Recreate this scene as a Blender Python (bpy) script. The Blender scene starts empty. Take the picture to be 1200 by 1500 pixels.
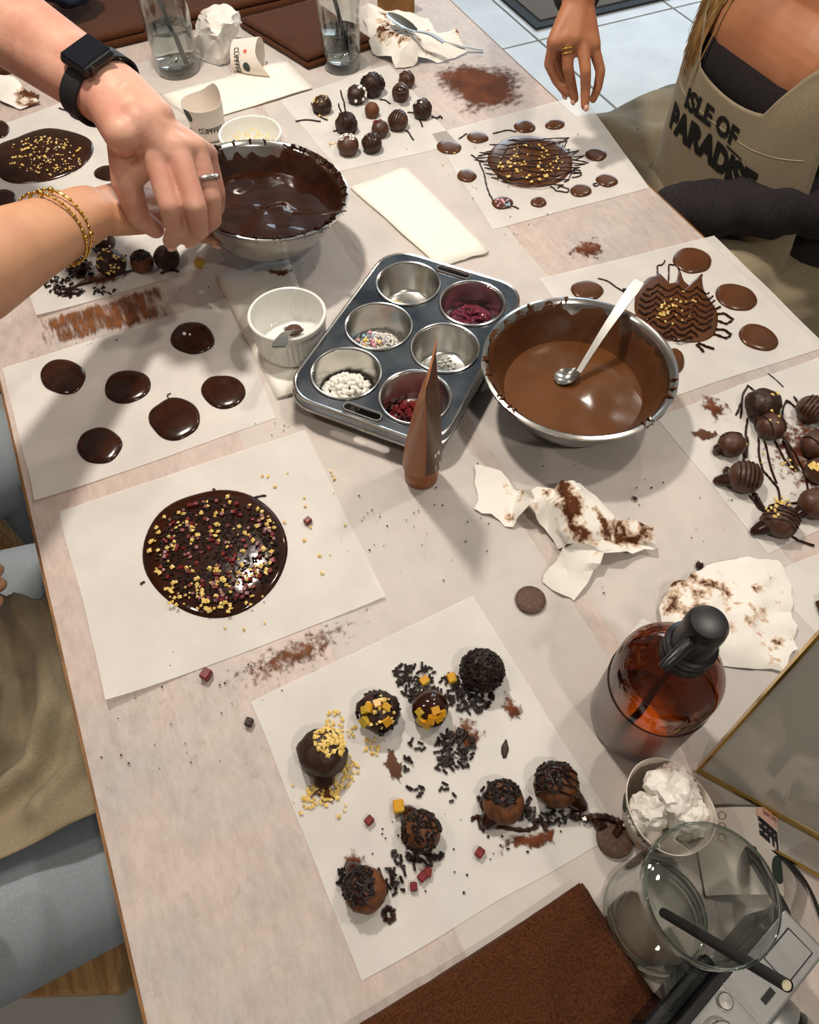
import bpy, bmesh, math, random
from mathutils import Vector, Matrix, noise as mnoise
from mathutils.bvhtree import BVHTree

# ------------------------------------------------------------------ camera, world, lights
F_PX = 1108.0                       # focal length in pixels of the 1200x1500 frame
TILT = math.atan2(730, F_PX)        # angle of the view axis from straight down
YAW = math.radians(25)              # heading, measured from the long side of the table
H = 0.62                            # camera height above the table top
T = 0.75                            # table top height
scene = bpy.context.scene
COL = scene.collection
camd = bpy.data.cameras.new('camera')
camd.sensor_fit = 'HORIZONTAL'; camd.sensor_width = 36.0
camd.lens = 36.0 * F_PX / 1200.0
camd.clip_start = 0.02
cam = bpy.data.objects.new('view_camera', camd); COL.objects.link(cam)
cam.location = (0, 0, T + H); cam.rotation_euler = (TILT, 0, -YAW)
scene.camera = cam
scene.view_settings.view_transform = 'Standard'
scene.view_settings.look = 'None'
scene.view_settings.gamma = 1.0
scene.view_settings.use_curve_mapping = False
scene.view_settings.exposure = 0.04
scene.cycles.use_denoising = True
scene.cycles.max_bounces = 8
scene.cycles.transparent_max_bounces = 24
scene.cycles.caustics_reflective = False
scene.cycles.caustics_refractive = False
scene.cycles.sample_clamp_indirect = 4.0
w = bpy.data.worlds.new('room_light'); scene.world = w; w.use_nodes = True
w.node_tree.nodes['Background'].inputs[0].default_value = (0.93, 0.96, 1.0, 1)
w.node_tree.nodes['Background'].inputs[1].default_value = 0.35

def area_light(name, loc, power, size, color, rot=(0, 0, 0), shape='DISK', size_y=None, spread=180):
    d = bpy.data.lights.new(name, 'AREA'); d.shape = shape; d.size = size
    if size_y: d.size_y = size_y
    d.energy = power; d.color = color; d.spread = math.radians(spread)
    o = bpy.data.objects.new(name, d); COL.objects.link(o)
    o.location = loc; o.rotation_euler = rot
    return o
WARM = (1.0, 0.905, 0.80); COOL = (0.72, 0.87, 1.0)
area_light('window_daylight', (3.2, 4.1, 1.55), 72, 3.0, COOL, (math.radians(-78), 0, 0), 'RECTANGLE', 1.9)
LAMPS = [(0.12, 1.02, T + 1.30, 15.0), (0.95, 0.35, T + 1.62, 8.0), (0.30, -0.75, T + 1.62, 8.5), (-0.9, 0.6, T + 1.75, 4.0), (2.0, 1.6, T+1.8, 7.0)]

# ------------------------------------------------------------------ helpers
def lin(c):
    return tuple(((v / 255.0) / 12.92 if v / 255.0 <= 0.04045 else ((v / 255.0 + 0.055) / 1.055) ** 2.4) for v in c)

_cy, _sy = math.cos(YAW), math.sin(YAW)
def P(px, py, z=0.0):
    """pixel + height above the table top -> world point"""
    d = Vector(((px - 600) / F_PX, 0, 0)) - Vector((0, math.cos(TILT), math.sin(TILT))) * ((py - 750) / F_PX) + Vector((0, math.sin(TILT), -math.cos(TILT)))
    k = (H - z) / -d.z
    x, y = d.x * k, d.y * k
    return Vector((x * _cy + y * _sy, -x * _sy + y * _cy, T + z))
def mpp(px, py, z=0.0):
    """metres for one pixel at that point"""
    p = P(px, py, z) - Vector((0, 0, T + H))
    f = Vector((math.sin(TILT) * _sy, math.sin(TILT) * _cy, -math.cos(TILT)))
    return p.dot(f) / F_PX
def V(x, y, z): return Vector((x, y, T + z))      # table-frame point, z above the table top

def new_mat(name):
    m = bpy.data.materials.new(name); m.use_nodes = True
    return m, m.node_tree.nodes, m.node_tree.links
def mat(name, rgb, rough=0.5, metal=0.0, rgb2=None, scale=40.0, bump=0.0, bscale=None, coat=0.0, spec=0.5, detail=4.0, lo=0.4, hi=0.6, trans=0.0, ior=1.45, sss=0.0, stretch=None, coords='Object', sheen=0.0):
    m, n, l = new_mat(name)
    b = n['Principled BSDF']
    b.inputs['Base Color'].default_value = (*lin(rgb), 1)
    b.inputs['Roughness'].default_value = rough; b.inputs['Metallic'].default_value = metal
    b.inputs['Specular IOR Level'].default_value = spec; b.inputs['IOR'].default_value = ior
    b.inputs['Coat Weight'].default_value = coat; b.inputs['Coat Roughness'].default_value = 0.06
    b.inputs['Transmission Weight'].default_value = trans
    if sheen: b.inputs['Sheen Weight'].default_value = sheen
    if sss:
        b.inputs['Subsurface Weight'].default_value = sss; b.inputs['Subsurface Radius'].default_value = (0.012, 0.004, 0.002)
        b.inputs['Subsurface Scale'].default_value = 0.3
    tc = n.new('ShaderNodeTexCoord'); vec = tc.outputs[coords]
    if stretch:
        mp = n.new('ShaderNodeMapping'); mp.inputs['Scale'].default_value = stretch; l.new(vec, mp.inputs[0]); vec = mp.outputs[0]
    if rgb2 is not None:
        t = n.new('ShaderNodeTexNoise'); t.inputs['Scale'].default_value = scale; t.inputs['Detail'].default_value = detail
        l.new(vec, t.inputs['Vector'])
        r = n.new('ShaderNodeValToRGB'); r.color_ramp.elements[0].position = lo; r.color_ramp.elements[1].position = hi
        r.color_ramp.elements[0].color = (*lin(rgb), 1); r.color_ramp.elements[1].color = (*lin(rgb2), 1)
        l.new(t.outputs[0], r.inputs[0]); l.new(r.outputs[0], b.inputs['Base Color'])
    if bump:
        t2 = n.new('ShaderNodeTexNoise'); t2.inputs['Scale'].default_value = bscale or scale; t2.inputs['Detail'].default_value = 3
        l.new(vec, t2.inputs['Vector'])
        bp = n.new('ShaderNodeBump'); bp.inputs['Strength'].default_value = bump; bp.inputs['Distance'].default_value = 0.002
        l.new(t2.outputs[0], bp.inputs['Height']); l.new(bp.outputs[0], b.inputs['Normal'])
    return m
def paper_mat(name, rgb, opaque, rgb2=None, scale=18):
    m, n, l = new_mat(name); b = n['Principled BSDF']; out = n['Material Output']
    b.inputs['Roughness'].default_value = 0.55; b.inputs['Specular IOR Level'].default_value = 0.25
    tc = n.new('ShaderNodeTexCoord'); t = n.new('ShaderNodeTexNoise'); t.inputs['Scale'].default_value = scale; t.inputs['Detail'].default_value = 6
    l.new(tc.outputs['Object'], t.inputs['Vector'])
    r = n.new('ShaderNodeValToRGB'); r.color_ramp.elements[0].position = 0.3; r.color_ramp.elements[1].position = 0.62
    r.color_ramp.elements[0].color = (*lin(rgb2 or rgb), 1); r.color_ramp.elements[1].color = (*lin(rgb), 1)
    l.new(t.outputs[0], r.inputs[0]); l.new(r.outputs[0], b.inputs['Base Color'])
    tr = n.new('ShaderNodeBsdfTransparent'); mx = n.new('ShaderNodeMixShader'); mx.inputs[0].default_value = opaque
    l.new(tr.outputs[0], mx.inputs[1]); l.new(b.outputs[0], mx.inputs[2]); l.new(mx.outputs[0], out.inputs[0])
    return m
def clear_mat(name, tint, rough=0.02, base=0.04, edge=0.6, power=4.0):
    """thin clear shell: tinted see-through plus gloss that grows towards grazing angles"""
    m, n, l = new_mat(name); n.remove(n['Principled BSDF']); out = n['Material Output']
    tr = n.new('ShaderNodeBsdfTransparent'); tr.inputs[0].default_value = (*tint, 1)
    g = n.new('ShaderNodeBsdfGlossy'); g.inputs['Roughness'].default_value = rough
    lw = n.new('ShaderNodeLayerWeight'); lw.inputs['Blend'].default_value = 0.5
    pw = n.new('ShaderNodeMath'); pw.operation = 'POWER'; pw.inputs[1].default_value = power; l.new(lw.outputs['Facing'], pw.inputs[0])
    ma = n.new('ShaderNodeMath'); ma.operation = 'MULTIPLY_ADD'; ma.inputs[1].default_value = edge; ma.inputs[2].default_value = base; l.new(pw.outputs[0], ma.inputs[0])
    mx = n.new('ShaderNodeMixShader'); l.new(ma.outputs[0], mx.inputs[0]); l.new(tr.outputs[0], mx.inputs[1]); l.new(g.outputs[0], mx.inputs[2]); l.new(mx.outputs[0], out.inputs[0])
    return m
def smear_mat(name, rgb, rgb2, scale=60, thr=0.5, soft=0.08, edge=0.5, stretch=(1, 1, 1), rough=0.8):
    """powder / smear: noise-broken patch that thins out towards its rim (UV 0..1)"""
    m, n, l = new_mat(name); b = n['Principled BSDF']; out = n['Material Output']
    b.inputs['Roughness'].default_value = rough; b.inputs['Specular IOR Level'].default_value = 0.2
    tc = n.new('ShaderNodeTexCoord'); mp = n.new('ShaderNodeMapping'); mp.inputs['Scale'].default_value = stretch
    l.new(tc.outputs['Object'], mp.inputs[0])
    t = n.new('ShaderNodeTexNoise'); t.inputs['Scale'].default_value = scale; t.inputs['Detail'].default_value = 8; t.inputs['Roughness'].default_value = 0.7
    l.new(mp.outputs[0], t.inputs['Vector'])
    at = n.new('ShaderNodeAttribute'); at.attribute_name = 'cover'
    ad = n.new('ShaderNodeMath'); ad.operation = 'MULTIPLY_ADD'; ad.inputs[1].default_value = edge; ad.inputs[2].default_value = -edge * 0.5
    l.new(at.outputs['Fac'], ad.inputs[0])
    sm = n.new('ShaderNodeMath'); sm.operation = 'ADD'; l.new(t.outputs[0], sm.inputs[0]); l.new(ad.outputs[0], sm.inputs[1])
    rr = n.new('ShaderNodeMapRange'); rr.inputs['From Min'].default_value = thr - soft; rr.inputs['From Max'].default_value = thr + soft
    l.new(sm.outputs[0], rr.inputs['Value'])
    mm = n.new('ShaderNodeMath'); mm.operation = 'MULTIPLY'
    gt = n.new('ShaderNodeMath'); gt.operation = 'GREATER_THAN'; gt.inputs[1].default_value = 0.01; l.new(at.outputs['Fac'], gt.inputs[0])
    l.new(rr.outputs[0], mm.inputs[0]); l.new(gt.outputs[0], mm.inputs[1])
    t2 = n.new('ShaderNodeTexNoise'); t2.inputs['Scale'].default_value = scale * 0.4; l.new(tc.outputs['Object'], t2.inputs['Vector'])
    cr = n.new('ShaderNodeValToRGB'); cr.color_ramp.elements[0].position = 0.35; cr.color_ramp.elements[1].position = 0.65
    cr.color_ramp.elements[0].color = (*lin(rgb), 1); cr.color_ramp.elements[1].color = (*lin(rgb2), 1)
    l.new(t2.outputs[0], cr.inputs[0]); l.new(cr.outputs[0], b.inputs['Base Color'])
    tr = n.new('ShaderNodeBsdfTransparent'); mx = n.new('ShaderNodeMixShader')
    l.new(mm.outputs[0], mx.inputs[0]); l.new(tr.outputs[0], mx.inputs[1]); l.new(b.outputs[0], mx.inputs[2]); l.new(mx.outputs[0], out.inputs[0])
    return m
def stained_mat(name, white, stain, scale=35, thr=0.6, rough=0.85):
    """white tissue with brown chocolate stains"""
    m, n, l = new_mat(name); b = n['Principled BSDF']; b.inputs['Roughness'].default_value = rough; b.inputs['Specular IOR Level'].default_value = 0.15
    tc = n.new('ShaderNodeTexCoord'); t = n.new('ShaderNodeTexNoise'); t.inputs['Scale'].default_value = scale; t.inputs['Detail'].default_value = 7; t.inputs['Roughness'].default_value = 0.65
    l.new(tc.outputs['Object'], t.inputs['Vector'])
    at = n.new('ShaderNodeAttribute'); at.attribute_name = 'cover'
    sm = n.new('ShaderNodeMath'); sm.operation = 'MULTIPLY_ADD'; sm.inputs[1].default_value = 0.45; l.new(at.outputs['Fac'], sm.inputs[0]); l.new(t.outputs[0], sm.inputs[2])
    r = n.new('ShaderNodeValToRGB'); e = r.color_ramp.elements
    e[0].position = thr; e[0].color = (*lin(white), 1); e[1].position = thr + 0.14; e[1].color = (*lin(stain), 1)
    k = r.color_ramp.elements.new(thr + 0.05); k.color = (*lin(tuple((a * .55 + c * .45) for a, c in zip(white, (190, 140, 95)))), 1)
    l.new(sm.outputs[0], r.inputs[0]); l.new(r.outputs[0], b.inputs['Base Color'])
    return m

class MB:
    """collects vertices and faces in world space"""
    def __init__(s): s.v = []; s.f = []
    def add(s, vs, fs):
        k = len(s.v); s.v += [Vector(q) for q in vs]; s.f += [tuple(i + k for i in f) for f in fs]; return s
    def box(s, c, d, m=None):
        c = Vector(c); hx, hy, hz = d[0] / 2, d[1] / 2, d[2] / 2; vs = []
        for x in (-hx, hx):
            for y in (-hy, hy):
                for z in (-hz, hz):
                    q = Vector((x, y, z)); vs.append(c + (m @ q if m else q))
        return s.add(vs, [(0, 1, 3, 2), (4, 6, 7, 5), (0, 4, 5, 1), (2, 3, 7, 6), (0, 2, 6, 4), (1, 5, 7, 3)])
    def tube(s, pts, r, n=8, caps=True, flat=1.0, up=None):
        pts = [Vector(q) for q in pts]; rs = r if isinstance(r, (list, tuple)) else [r] * len(pts)
        vs = []; fs = []; prev = None
        for i, q in enumerate(pts):
            t = (pts[min(i + 1, len(pts) - 1)] - pts[max(i - 1, 0)])
            t = t.normalized() if t.length > 1e-9 else Vector((0, 0, 1))
            if prev is None:
                ref = Vector(up) if up is not None else (Vector((0, 0, 1)) if abs(t.z) < 0.9 else Vector((1, 0, 0)))
                a = t.cross(ref).normalized()
            else:
                a = (prev - t * prev.dot(t)); a = a.normalized() if a.length > 1e-6 else t.orthogonal().normalized()
            b = t.cross(a).normalized(); prev = a
            for k in range(n):
                an = 2 * math.pi * k / n; vs.append(q + a * math.cos(an) * rs[i] + b * math.sin(an) * rs[i] * flat)
        for i in range(len(pts) - 1):
            for k in range(n): fs.append((i * n + k, i * n + (k + 1) % n, (i + 1) * n + (k + 1) % n, (i + 1) * n + k))
        if caps:
            fs.append(tuple(range(n))[::-1]); fs.append(tuple((len(pts) - 1) * n + k for k in range(n)))
        return s.add(vs, fs)
    def ring(s, c, R, r, n=40, m=8, mtx=None, sy=1.0):
        c = Vector(c); vs = []; fs = []
        for i in range(n):
            a = 2 * math.pi * i / n
            for k in range(m):
                b = 2 * math.pi * k / m
                q = Vector(((R + r * math.cos(b)) * math.cos(a), (R + r * math.cos(b)) * math.sin(a) * sy, r * math.sin(b)))
                vs.append(c + (mtx @ q if mtx else q))
        for i in range(n):
            for k in range(m): fs.append((i * m + k, ((i + 1) % n) * m + k, ((i + 1) % n) * m + (k + 1) % m, i * m + (k + 1) % m))
        return s.add(vs, fs)
    def lathe(s, c, prof, n=40, mtx=None, fr=None, close=False):
        """prof: (radius, height); fr(theta, radius, height) -> radius"""
        c = Vector(c); vs = []; fs = []; m = len(prof)
        for i in range(n):
            a = 2 * math.pi * i / n
            for (r, z) in prof:
                rr = fr(a, r, z) if fr else r
                q = Vector((rr * math.cos(a), rr * math.sin(a), z)); vs.append(c + (mtx @ q if mtx else q))
        for i in range(n):
            j = (i + 1) % n
            for k in range(m - 1): fs.append((i * m + k, j * m + k, j * m + k + 1, i * m + k + 1))
            if close: fs.append((i * m + m - 1, j * m + m - 1, j * m, i * m))
        return s.add(vs, fs)
    def sphere(s, c, r, nu=12, nv=8, sc=(1, 1, 1), mtx=None):
        prof = [(r * math.sin(math.pi * k / nv), -r * math.cos(math.pi * k / nv)) for k in range(nv + 1)]
        c = Vector(c); vs = []; fs = []
        for i in range(nu):
            a = 2 * math.pi * i / nu
            for (q, z) in prof:
                p = Vector((q * math.cos(a) * sc[0], q * math.sin(a) * sc[1], z * sc[2])); vs.append(c + (mtx @ p if mtx else p))
        m = nv + 1
        for i in range(nu):
            j = (i + 1) % nu
            for k in range(nv): fs.append((i * m + k, j * m + k, j * m + k + 1, i * m + k + 1))
        return s.add(vs, fs)
    def extrude(s, outline, z0, z1):
        """outline: world xy points; vertical prism"""
        n = len(outline); vs = [Vector((q[0], q[1], z0)) for q in outline] + [Vector((q[0], q[1], z1)) for q in outline]
        fs = [tuple(range(n))[::-1], tuple(range(n, 2 * n))] + [(i, (i + 1) % n, n + (i + 1) % n, n + i) for i in range(n)]
        return s.add(vs, fs)
    def crumb(s, c, r, rng, flat=0.7):
        """an irregular chip of six corners"""
        c = Vector(c); R = Matrix.Rotation(rng.uniform(0, 6.28), 3, 'Z') @ Matrix.Rotation(rng.uniform(-.5, .5), 3, 'X')
        q = [Vector((1, 0, 0)), Vector((0, 1, 0)), Vector((-1, 0, 0)), Vector((0, -1, 0)), Vector((0, 0, flat)), Vector((0, 0, -flat))]
        vs = [c + R @ (p * r * rng.uniform(.65, 1.15)) for p in q]
        return s.add(vs, [(0, 1, 4), (1, 2, 4), (2, 3, 4), (3, 0, 4), (1, 0, 5), (2, 1, 5), (3, 2, 5), (0, 3, 5)])
    def stick(s, c, L, r, d, n=5):
        d = Vector(d).normalized(); c = Vector(c)
        return s.tube([c - d * L / 2, c + d * L / 2], r, n)
    def build(s, name, m, parent=None, smooth=True, origin=None):
        org = wloc(parent) if parent else (Vector(origin) if origin is not None else Vector((0, 0, 0)))
        me = bpy.data.meshes.new(name)
        me.from_pydata([tuple(q - org) for q in s.v], [], s.f); me.update()
        o = bpy.data.objects.new(name, me); COL.objects.link(o)
        if m is not None: me.materials.append(m)
        if parent: o.parent = parent
        else: o.location = org
        if smooth: me.polygons.foreach_set('use_smooth', [True] * len(me.polygons))
        if smooth and smooth != 'all':
            try: me.set_sharp_from_angle(angle=math.radians(40))
            except Exception: pass
        return o
def fix_normals(o):
    bm = bmesh.new(); bm.from_mesh(o.data); bmesh.ops.recalc_face_normals(bm, faces=bm.faces); bm.to_mesh(o.data); bm.free(); return o
def wloc(o):
    p = Vector((0, 0, 0))
    while o: p += o.location; o = o.parent
    return p
def tag(o, label, cat, group=None, kind=None):
    o['label'] = label
    if cat: o['category'] = cat
    if group: o['group'] = group
    if kind: o['kind'] = kind
    return o
def thing(name, label, cat, loc, group=None):
    o = bpy.data.objects.new(name, None); COL.objects.link(o); o.location = loc; o.empty_display_size = 0.05
    return tag(o, label, cat, group)
def struct(name, mb, m, parent=None, smooth=False):
    o = mb.build(name, m, parent, smooth)
    if not parent: o['kind'] = 'structure'
    return o
def cover_attr(o, fn):
    """per-vertex amount of smear, from the shape of the smear itself"""
    a = o.data.attributes.new('cover', 'FLOAT', 'POINT')
    a.data.foreach_set('value', [fn(v.co) for v in o.data.vertices])

# ------------------------------------------------------------------ materials
M = {}
def table_mat():
    m, n, l = new_mat('table_laminate'); b = n['Principled BSDF']; b.inputs['Roughness'].default_value = .45; b.inputs['Specular IOR Level'].default_value = .35
    tc = n.new('ShaderNodeTexCoord')
    def ns(scale, detail, stretch=(1, 1, 1)):
        mp = n.new('ShaderNodeMapping'); mp.inputs['Scale'].default_value = stretch; l.new(tc.outputs['Object'], mp.inputs[0])
        t = n.new('ShaderNodeTexNoise'); t.inputs['Scale'].default_value = scale; t.inputs['Detail'].default_value = detail; t.inputs['Roughness'].default_value = .72; l.new(mp.outputs[0], t.inputs['Vector']); return t
    def ramp(t, lo, hi, c0, c1):
        r = n.new('ShaderNodeValToRGB'); r.color_ramp.elements[0].position = lo; r.color_ramp.elements[1].position = hi
        r.color_ramp.elements[0].color = (*lin(c0), 1); r.color_ramp.elements[1].color = (*lin(c1), 1); l.new(t.outputs[0], r.inputs[0]); return r
    big = ramp(ns(6, 15), .38, .62, (209, 190, 178), (189, 181, 176))
    fine = ramp(ns(150, 12, (1, .35, 1)), .36, .60, (176, 164, 156), (255, 255, 255))
    blot = ramp(ns(34, 6), .60, .74, (255, 255, 255), (196, 192, 192))
    def mul(a_, b_, f):
        x = n.new('ShaderNodeMix'); x.data_type = 'RGBA'; x.blend_type = 'MULTIPLY'; x.inputs[0].default_value = f; l.new(a_, x.inputs[6]); l.new(b_, x.inputs[7]); return x.outputs[2]
    o = mul(mul(big.outputs[0], fine.outputs[0], .32), blot.outputs[0], .7); l.new(o, b.inputs['Base Color'])
    return m
M['table'] = table_mat()
M['wood_edge'] = mat('wood_edge', (140, 98, 54), .5, rgb2=(110, 74, 38), scale=30, stretch=(8, 1, 8))
M['wood'] = mat('light_wood', (190, 150, 100), .5, rgb2=(160, 118, 72), scale=14, stretch=(12, 1, 12))
M['paper'] = paper_mat('parchment', (243, 240, 234), .66, (230, 227, 222))
M['runner'] = paper_mat('table_paper', (240, 235, 229), .50, (228, 222, 216))
M['napkin'] = mat('paper_napkin', (240, 236, 224), .9, bump=.08, bscale=500, spec=.1)
M['tissue'] = mat('white_tissue', (238, 234, 226), .9, rgb2=(226, 220, 210), scale=40, spec=.1)
M['stained'] = stained_mat('stained_tissue', (238, 233, 224), (86, 48, 26), 60, .66)
M['dark'] = mat('dark_chocolate', (42, 21, 14), .16, rgb2=(54, 28, 17), scale=60, bump=.12, bscale=55, spec=.6)
M['dark_set'] = mat('set_dark_chocolate', (44, 27, 20), .42, rgb2=(58, 36, 26), scale=150, bump=.35, bscale=220, spec=.4)
M['dark_wet'] = mat('melted_dark_chocolate', (50, 24, 14), .10, rgb2=(40, 18, 10), scale=30, bump=.25, bscale=38, spec=.6)
M['milk'] = mat('milk_chocolate', (93, 57, 33), .22, rgb2=(82, 49, 28), scale=25, bump=.08, bscale=40, spec=.5)
M['milk_set'] = mat('set_milk_chocolate', (84, 54, 38), .42, rgb2=(70, 43, 30), scale=120, bump=.2, bscale=150)
M['ganache'] = mat('cocoa_ganache', (112, 66, 32), .6, rgb2=(86, 48, 24), scale=160, bump=.3, bscale=260)
M['sprinkle'] = mat('dark_sprinkles', (28, 18, 15), .42, rgb2=(40, 27, 22), scale=300, spec=.35)
M['nut'] = mat('chopped_nuts', (226, 190, 96), .5, rgb2=(242, 216, 140), scale=260)
M['fruit'] = mat('candied_fruit', (214, 150, 30), .25, rgb2=(186, 160, 60), scale=60)
M['red'] = mat('dried_red_fruit', (128, 30, 30), .4, rgb2=(90, 20, 26), scale=200)
M['rose'] = mat('rose_petals', (120, 22, 52), .6, rgb2=(84, 14, 36), scale=220)
M['white_bead'] = mat('white_beads', (244, 242, 232), .4)
M['pastel'] = mat('pastel_sprinkles', (240, 176, 190), .4, rgb2=(160, 200, 220), scale=60, lo=.45, hi=.55)
M['steel'] = mat('brushed_steel', (196, 194, 190), .2, 1.0, bump=.03, bscale=90)
M['tin'] = mat('dark_tin', (132, 137, 143), .24, 1.0, rgb2=(84, 90, 99), scale=22, detail=9, lo=.36, hi=.64, bump=.10, bscale=45)
M['tin_cup'] = mat('tin_cup', (205, 203, 198), .24, 1.0, bump=.04, bscale=80)
M['porcelain'] = mat('white_porcelain', (236, 236, 230), .12, spec=.6)
M['glass'] = clear_mat('clear_glass', (.94, .962, .952), .01, .045, .75, 2.6)
M['water'] = clear_mat('water', (.95, .97, .97), .0)
M['amber'] = clear_mat('amber_glass', (.43, .165, .03), .02, .06, .6, 3.0)
M['black_plastic'] = mat('black_plastic', (22, 22, 23), .35, spec=.5)
M['black_rubber'] = mat('black_rubber', (24, 25, 28), .6, bump=.05, bscale=200)
M['straw'] = mat('black_paper_straw', (38, 38, 37), .7)
M['gold'] = mat('gold_metal', (206, 168, 84), .22, 1.0)
M['silver'] = mat('silver_metal', (208, 206, 200), .25, 1.0)
M['cam_silver'] = mat('satin_silver', (150, 150, 148), .38, .7, bump=.04, bscale=400)
M['cam_black'] = mat('camera_leather', (26, 26, 27), .55, bump=.4, bscale=700)
M['brown_cloth'] = mat('brown_cloth', (88, 50, 27), .9, rgb2=(66, 36, 18), scale=700, bump=.8, bscale=520, spec=.1, sheen=.1)
M['tube'] = mat('tube_brown', (150, 88, 40), .38, rgb2=(140, 80, 36), scale=6, spec=.5)
M['tube_dark'] = mat('tube_print_shade', (78, 46, 26), .4)  # darker label brown, with the shade of the tube's right side in it
M['cup_paper'] = mat('cup_paper', (232, 222, 210), .7)
M['cup_green'] = mat('print_green', (52, 66, 58), .7)
M['cup_black'] = mat('print_black', (26, 25, 24), .7)
M['cup_pink'] = mat('print_peach', (236, 190, 170), .7)
M['cup_red'] = mat('print_coral', (214, 110, 84), .7)
M['cup_brown'] = mat('print_brown', (170, 130, 110), .7)
M['floor_tile'] = mat('floor_tile', (206, 206, 202), .32, rgb2=(192, 191, 188), scale=5, detail=8)
M['grout'] = mat('grout', (120, 120, 118), .9)
M['wall'] = mat('painted_wall', (214, 206, 196), .9)
M['ceiling'] = mat('painted_ceiling', (222, 216, 208), .9)
M['rug'] = mat('doormat_pile', (122, 112, 102), .95, rgb2=(92, 84, 78), scale=400, bump=.6, bscale=600)
M['rug_border'] = mat('doormat_border', (52, 58, 62), .9)
M['skin_a'] = mat('skin_reddish', (206, 157, 134), .5, rgb2=(194, 138, 118), scale=24, bump=.12, bscale=260, sss=.12)
M['skin_b'] = mat('skin_tan', (206, 156, 122), .5, rgb2=(196, 142, 108), scale=20, bump=.08, bscale=260, sss=.12)
M['skin_d'] = mat('skin_brown', (176, 118, 84), .5, rgb2=(164, 106, 74), scale=20, bump=.08, bscale=260, sss=.12)
M['nail'] = mat('fingernail', (222, 172, 152), .3)
M['apron'] = mat('beige_apron', (158, 144, 118), .85, rgb2=(148, 134, 108), scale=400, bump=.25, bscale=900, sheen=.15, spec=.2)
M['black_top'] = mat('charcoal_knit', (40, 36, 38), .85, rgb2=(48, 43, 44), scale=300, bump=.2, bscale=800, spec=.2)
M['jeans'] = mat('pale_denim', (160, 169, 175), .9, rgb2=(146, 156, 164), scale=1400, bump=.3, bscale=900, stretch=(1, .4, 1), spec=.15)
M['navy'] = mat('navy_cloth', (30, 36, 62), .9)
M['grey_shirt'] = mat('grey_shirt', (96, 96, 100), .9)
M['hair'] = mat('blond_hair', (178, 142, 92), .45, rgb2=(136, 100, 58), scale=120, stretch=(1, 1, .1))
M['hair_dark'] = mat('dark_hair', (52, 38, 30), .5)
M['eye'] = mat('eye_white', (236, 234, 230), .2)
M['lips'] = mat('lips', (176, 98, 88), .45)
M['kraft'] = mat('kraft_brown', (156, 112, 62), .7, rgb2=(138, 96, 50), scale=30)
M['lamp_shade'] = mat('lamp_shade', (40, 38, 36), .5)
m_, n_, l_ = new_mat('lamp_glow'); n_['Principled BSDF'].inputs['Emission Color'].default_value = (*WARM, 1); n_['Principled BSDF'].inputs['Emission Strength'].default_value = 6; M['glow'] = m_
M['screen'] = mat('watch_screen', (14, 16, 26), .06, spec=.8)
M['acrylic'] = clear_mat('clear_acrylic', (.97, .97, .96), .01, .07, .6, 3.0)
def translucent_mat(name, rgb, f):
    m, n, l = new_mat(name); b = n['Principled BSDF']; out = n['Material Output']; b.inputs['Base Color'].default_value = (*lin(rgb), 1); b.inputs['Roughness'].default_value = .6
    t = n.new('ShaderNodeBsdfTranslucent'); t.inputs[0].default_value = (*lin(rgb), 1); mx = n.new('ShaderNodeMixShader'); mx.inputs[0].default_value = f
    l.new(b.outputs[0], mx.inputs[1]); l.new(t.outputs[0], mx.inputs[2]); l.new(mx.outputs[0], out.inputs[0]); return m
M['sign_paper'] = translucent_mat('sign_paper', (240, 236, 230), .5)
M['label_smoke'] = clear_mat('smoky_label', (.62, .58, .56), .35, .14, .4, 2.0)
M['soap'] = mat('dark_soap', (46, 22, 10), .15, trans=.0, spec=.4)
M['thread'] = mat('apron_thread', (186, 172, 144), .8)

# ------------------------------------------------------------------ the setting
X0, X1, Y0, Y1, CEIL = -2.9, 4.9, -2.9, 4.3, 2.75
fl = struct('floor', MB().box(((X0 + X1) / 2, (Y0 + Y1) / 2, -0.055), (X1 - X0, Y1 - Y0, .1)), M['grout'])
tile_me = None
TS = 0.6; TL = 1.2; gx0 = 1.69 - 8 * TS; gy0 = 2.50 - 5 * TL
for i in range(14):
    for j in range(12):
        cx, cy = gx0 + (i + .5) * TS, gy0 + (j + .5) * TL
        if not (X0 + .3 < cx < X1 - .3 and Y0 + .4 < cy < Y1 - .4): continue
        if tile_me is None:
            g = .003; h = TS / 2 - g; k = TL / 2 - g
            mb = MB().add([(-h, -k, 0), (h, -k, 0), (h, k, 0), (-h, k, 0), (-h + .002, -k + .002, .006), (h - .002, -k + .002, .006), (h - .002, k - .002, .006), (-h + .002, k - .002, .006)],
                          [(4, 5, 6, 7), (0, 1, 5, 4), (1, 2, 6, 5), (2, 3, 7, 6), (3, 0, 4, 7)])
            to = mb.build('floor_tile', M['floor_tile'], None, False); tile_me = to.data
        else:
            to = bpy.data.objects.new('floor_tile', tile_me); COL.objects.link(to)
        to.parent = fl; to.location = (cx, cy, -.0055)
struct('wall_left', MB().box((X0 - .05, (Y0 + Y1) / 2, CEIL / 2), (.1, Y1 - Y0 + .2, CEIL)), M['wall'])
struct('wall_right', MB().box((X1 + .05, (Y0 + Y1) / 2, CEIL / 2), (.1, Y1 - Y0 + .2, CEIL)), M['wall'])
struct('wall_front', MB().box(((X0 + X1) / 2, Y0 - .05, CEIL / 2), (X1 - X0, .1, CEIL)), M['wall'])
wb = MB(); wx0, wx1, wz0, wz1 = 1.7, 4.7, .5, 2.4
wb.box(((X0 + wx0) / 2, Y1 + .05, CEIL / 2), (wx0 - X0, .1, CEIL)); wb.box(((wx1 + X1) / 2, Y1 + .05, CEIL / 2), (X1 - wx1, .1, CEIL))
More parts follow.
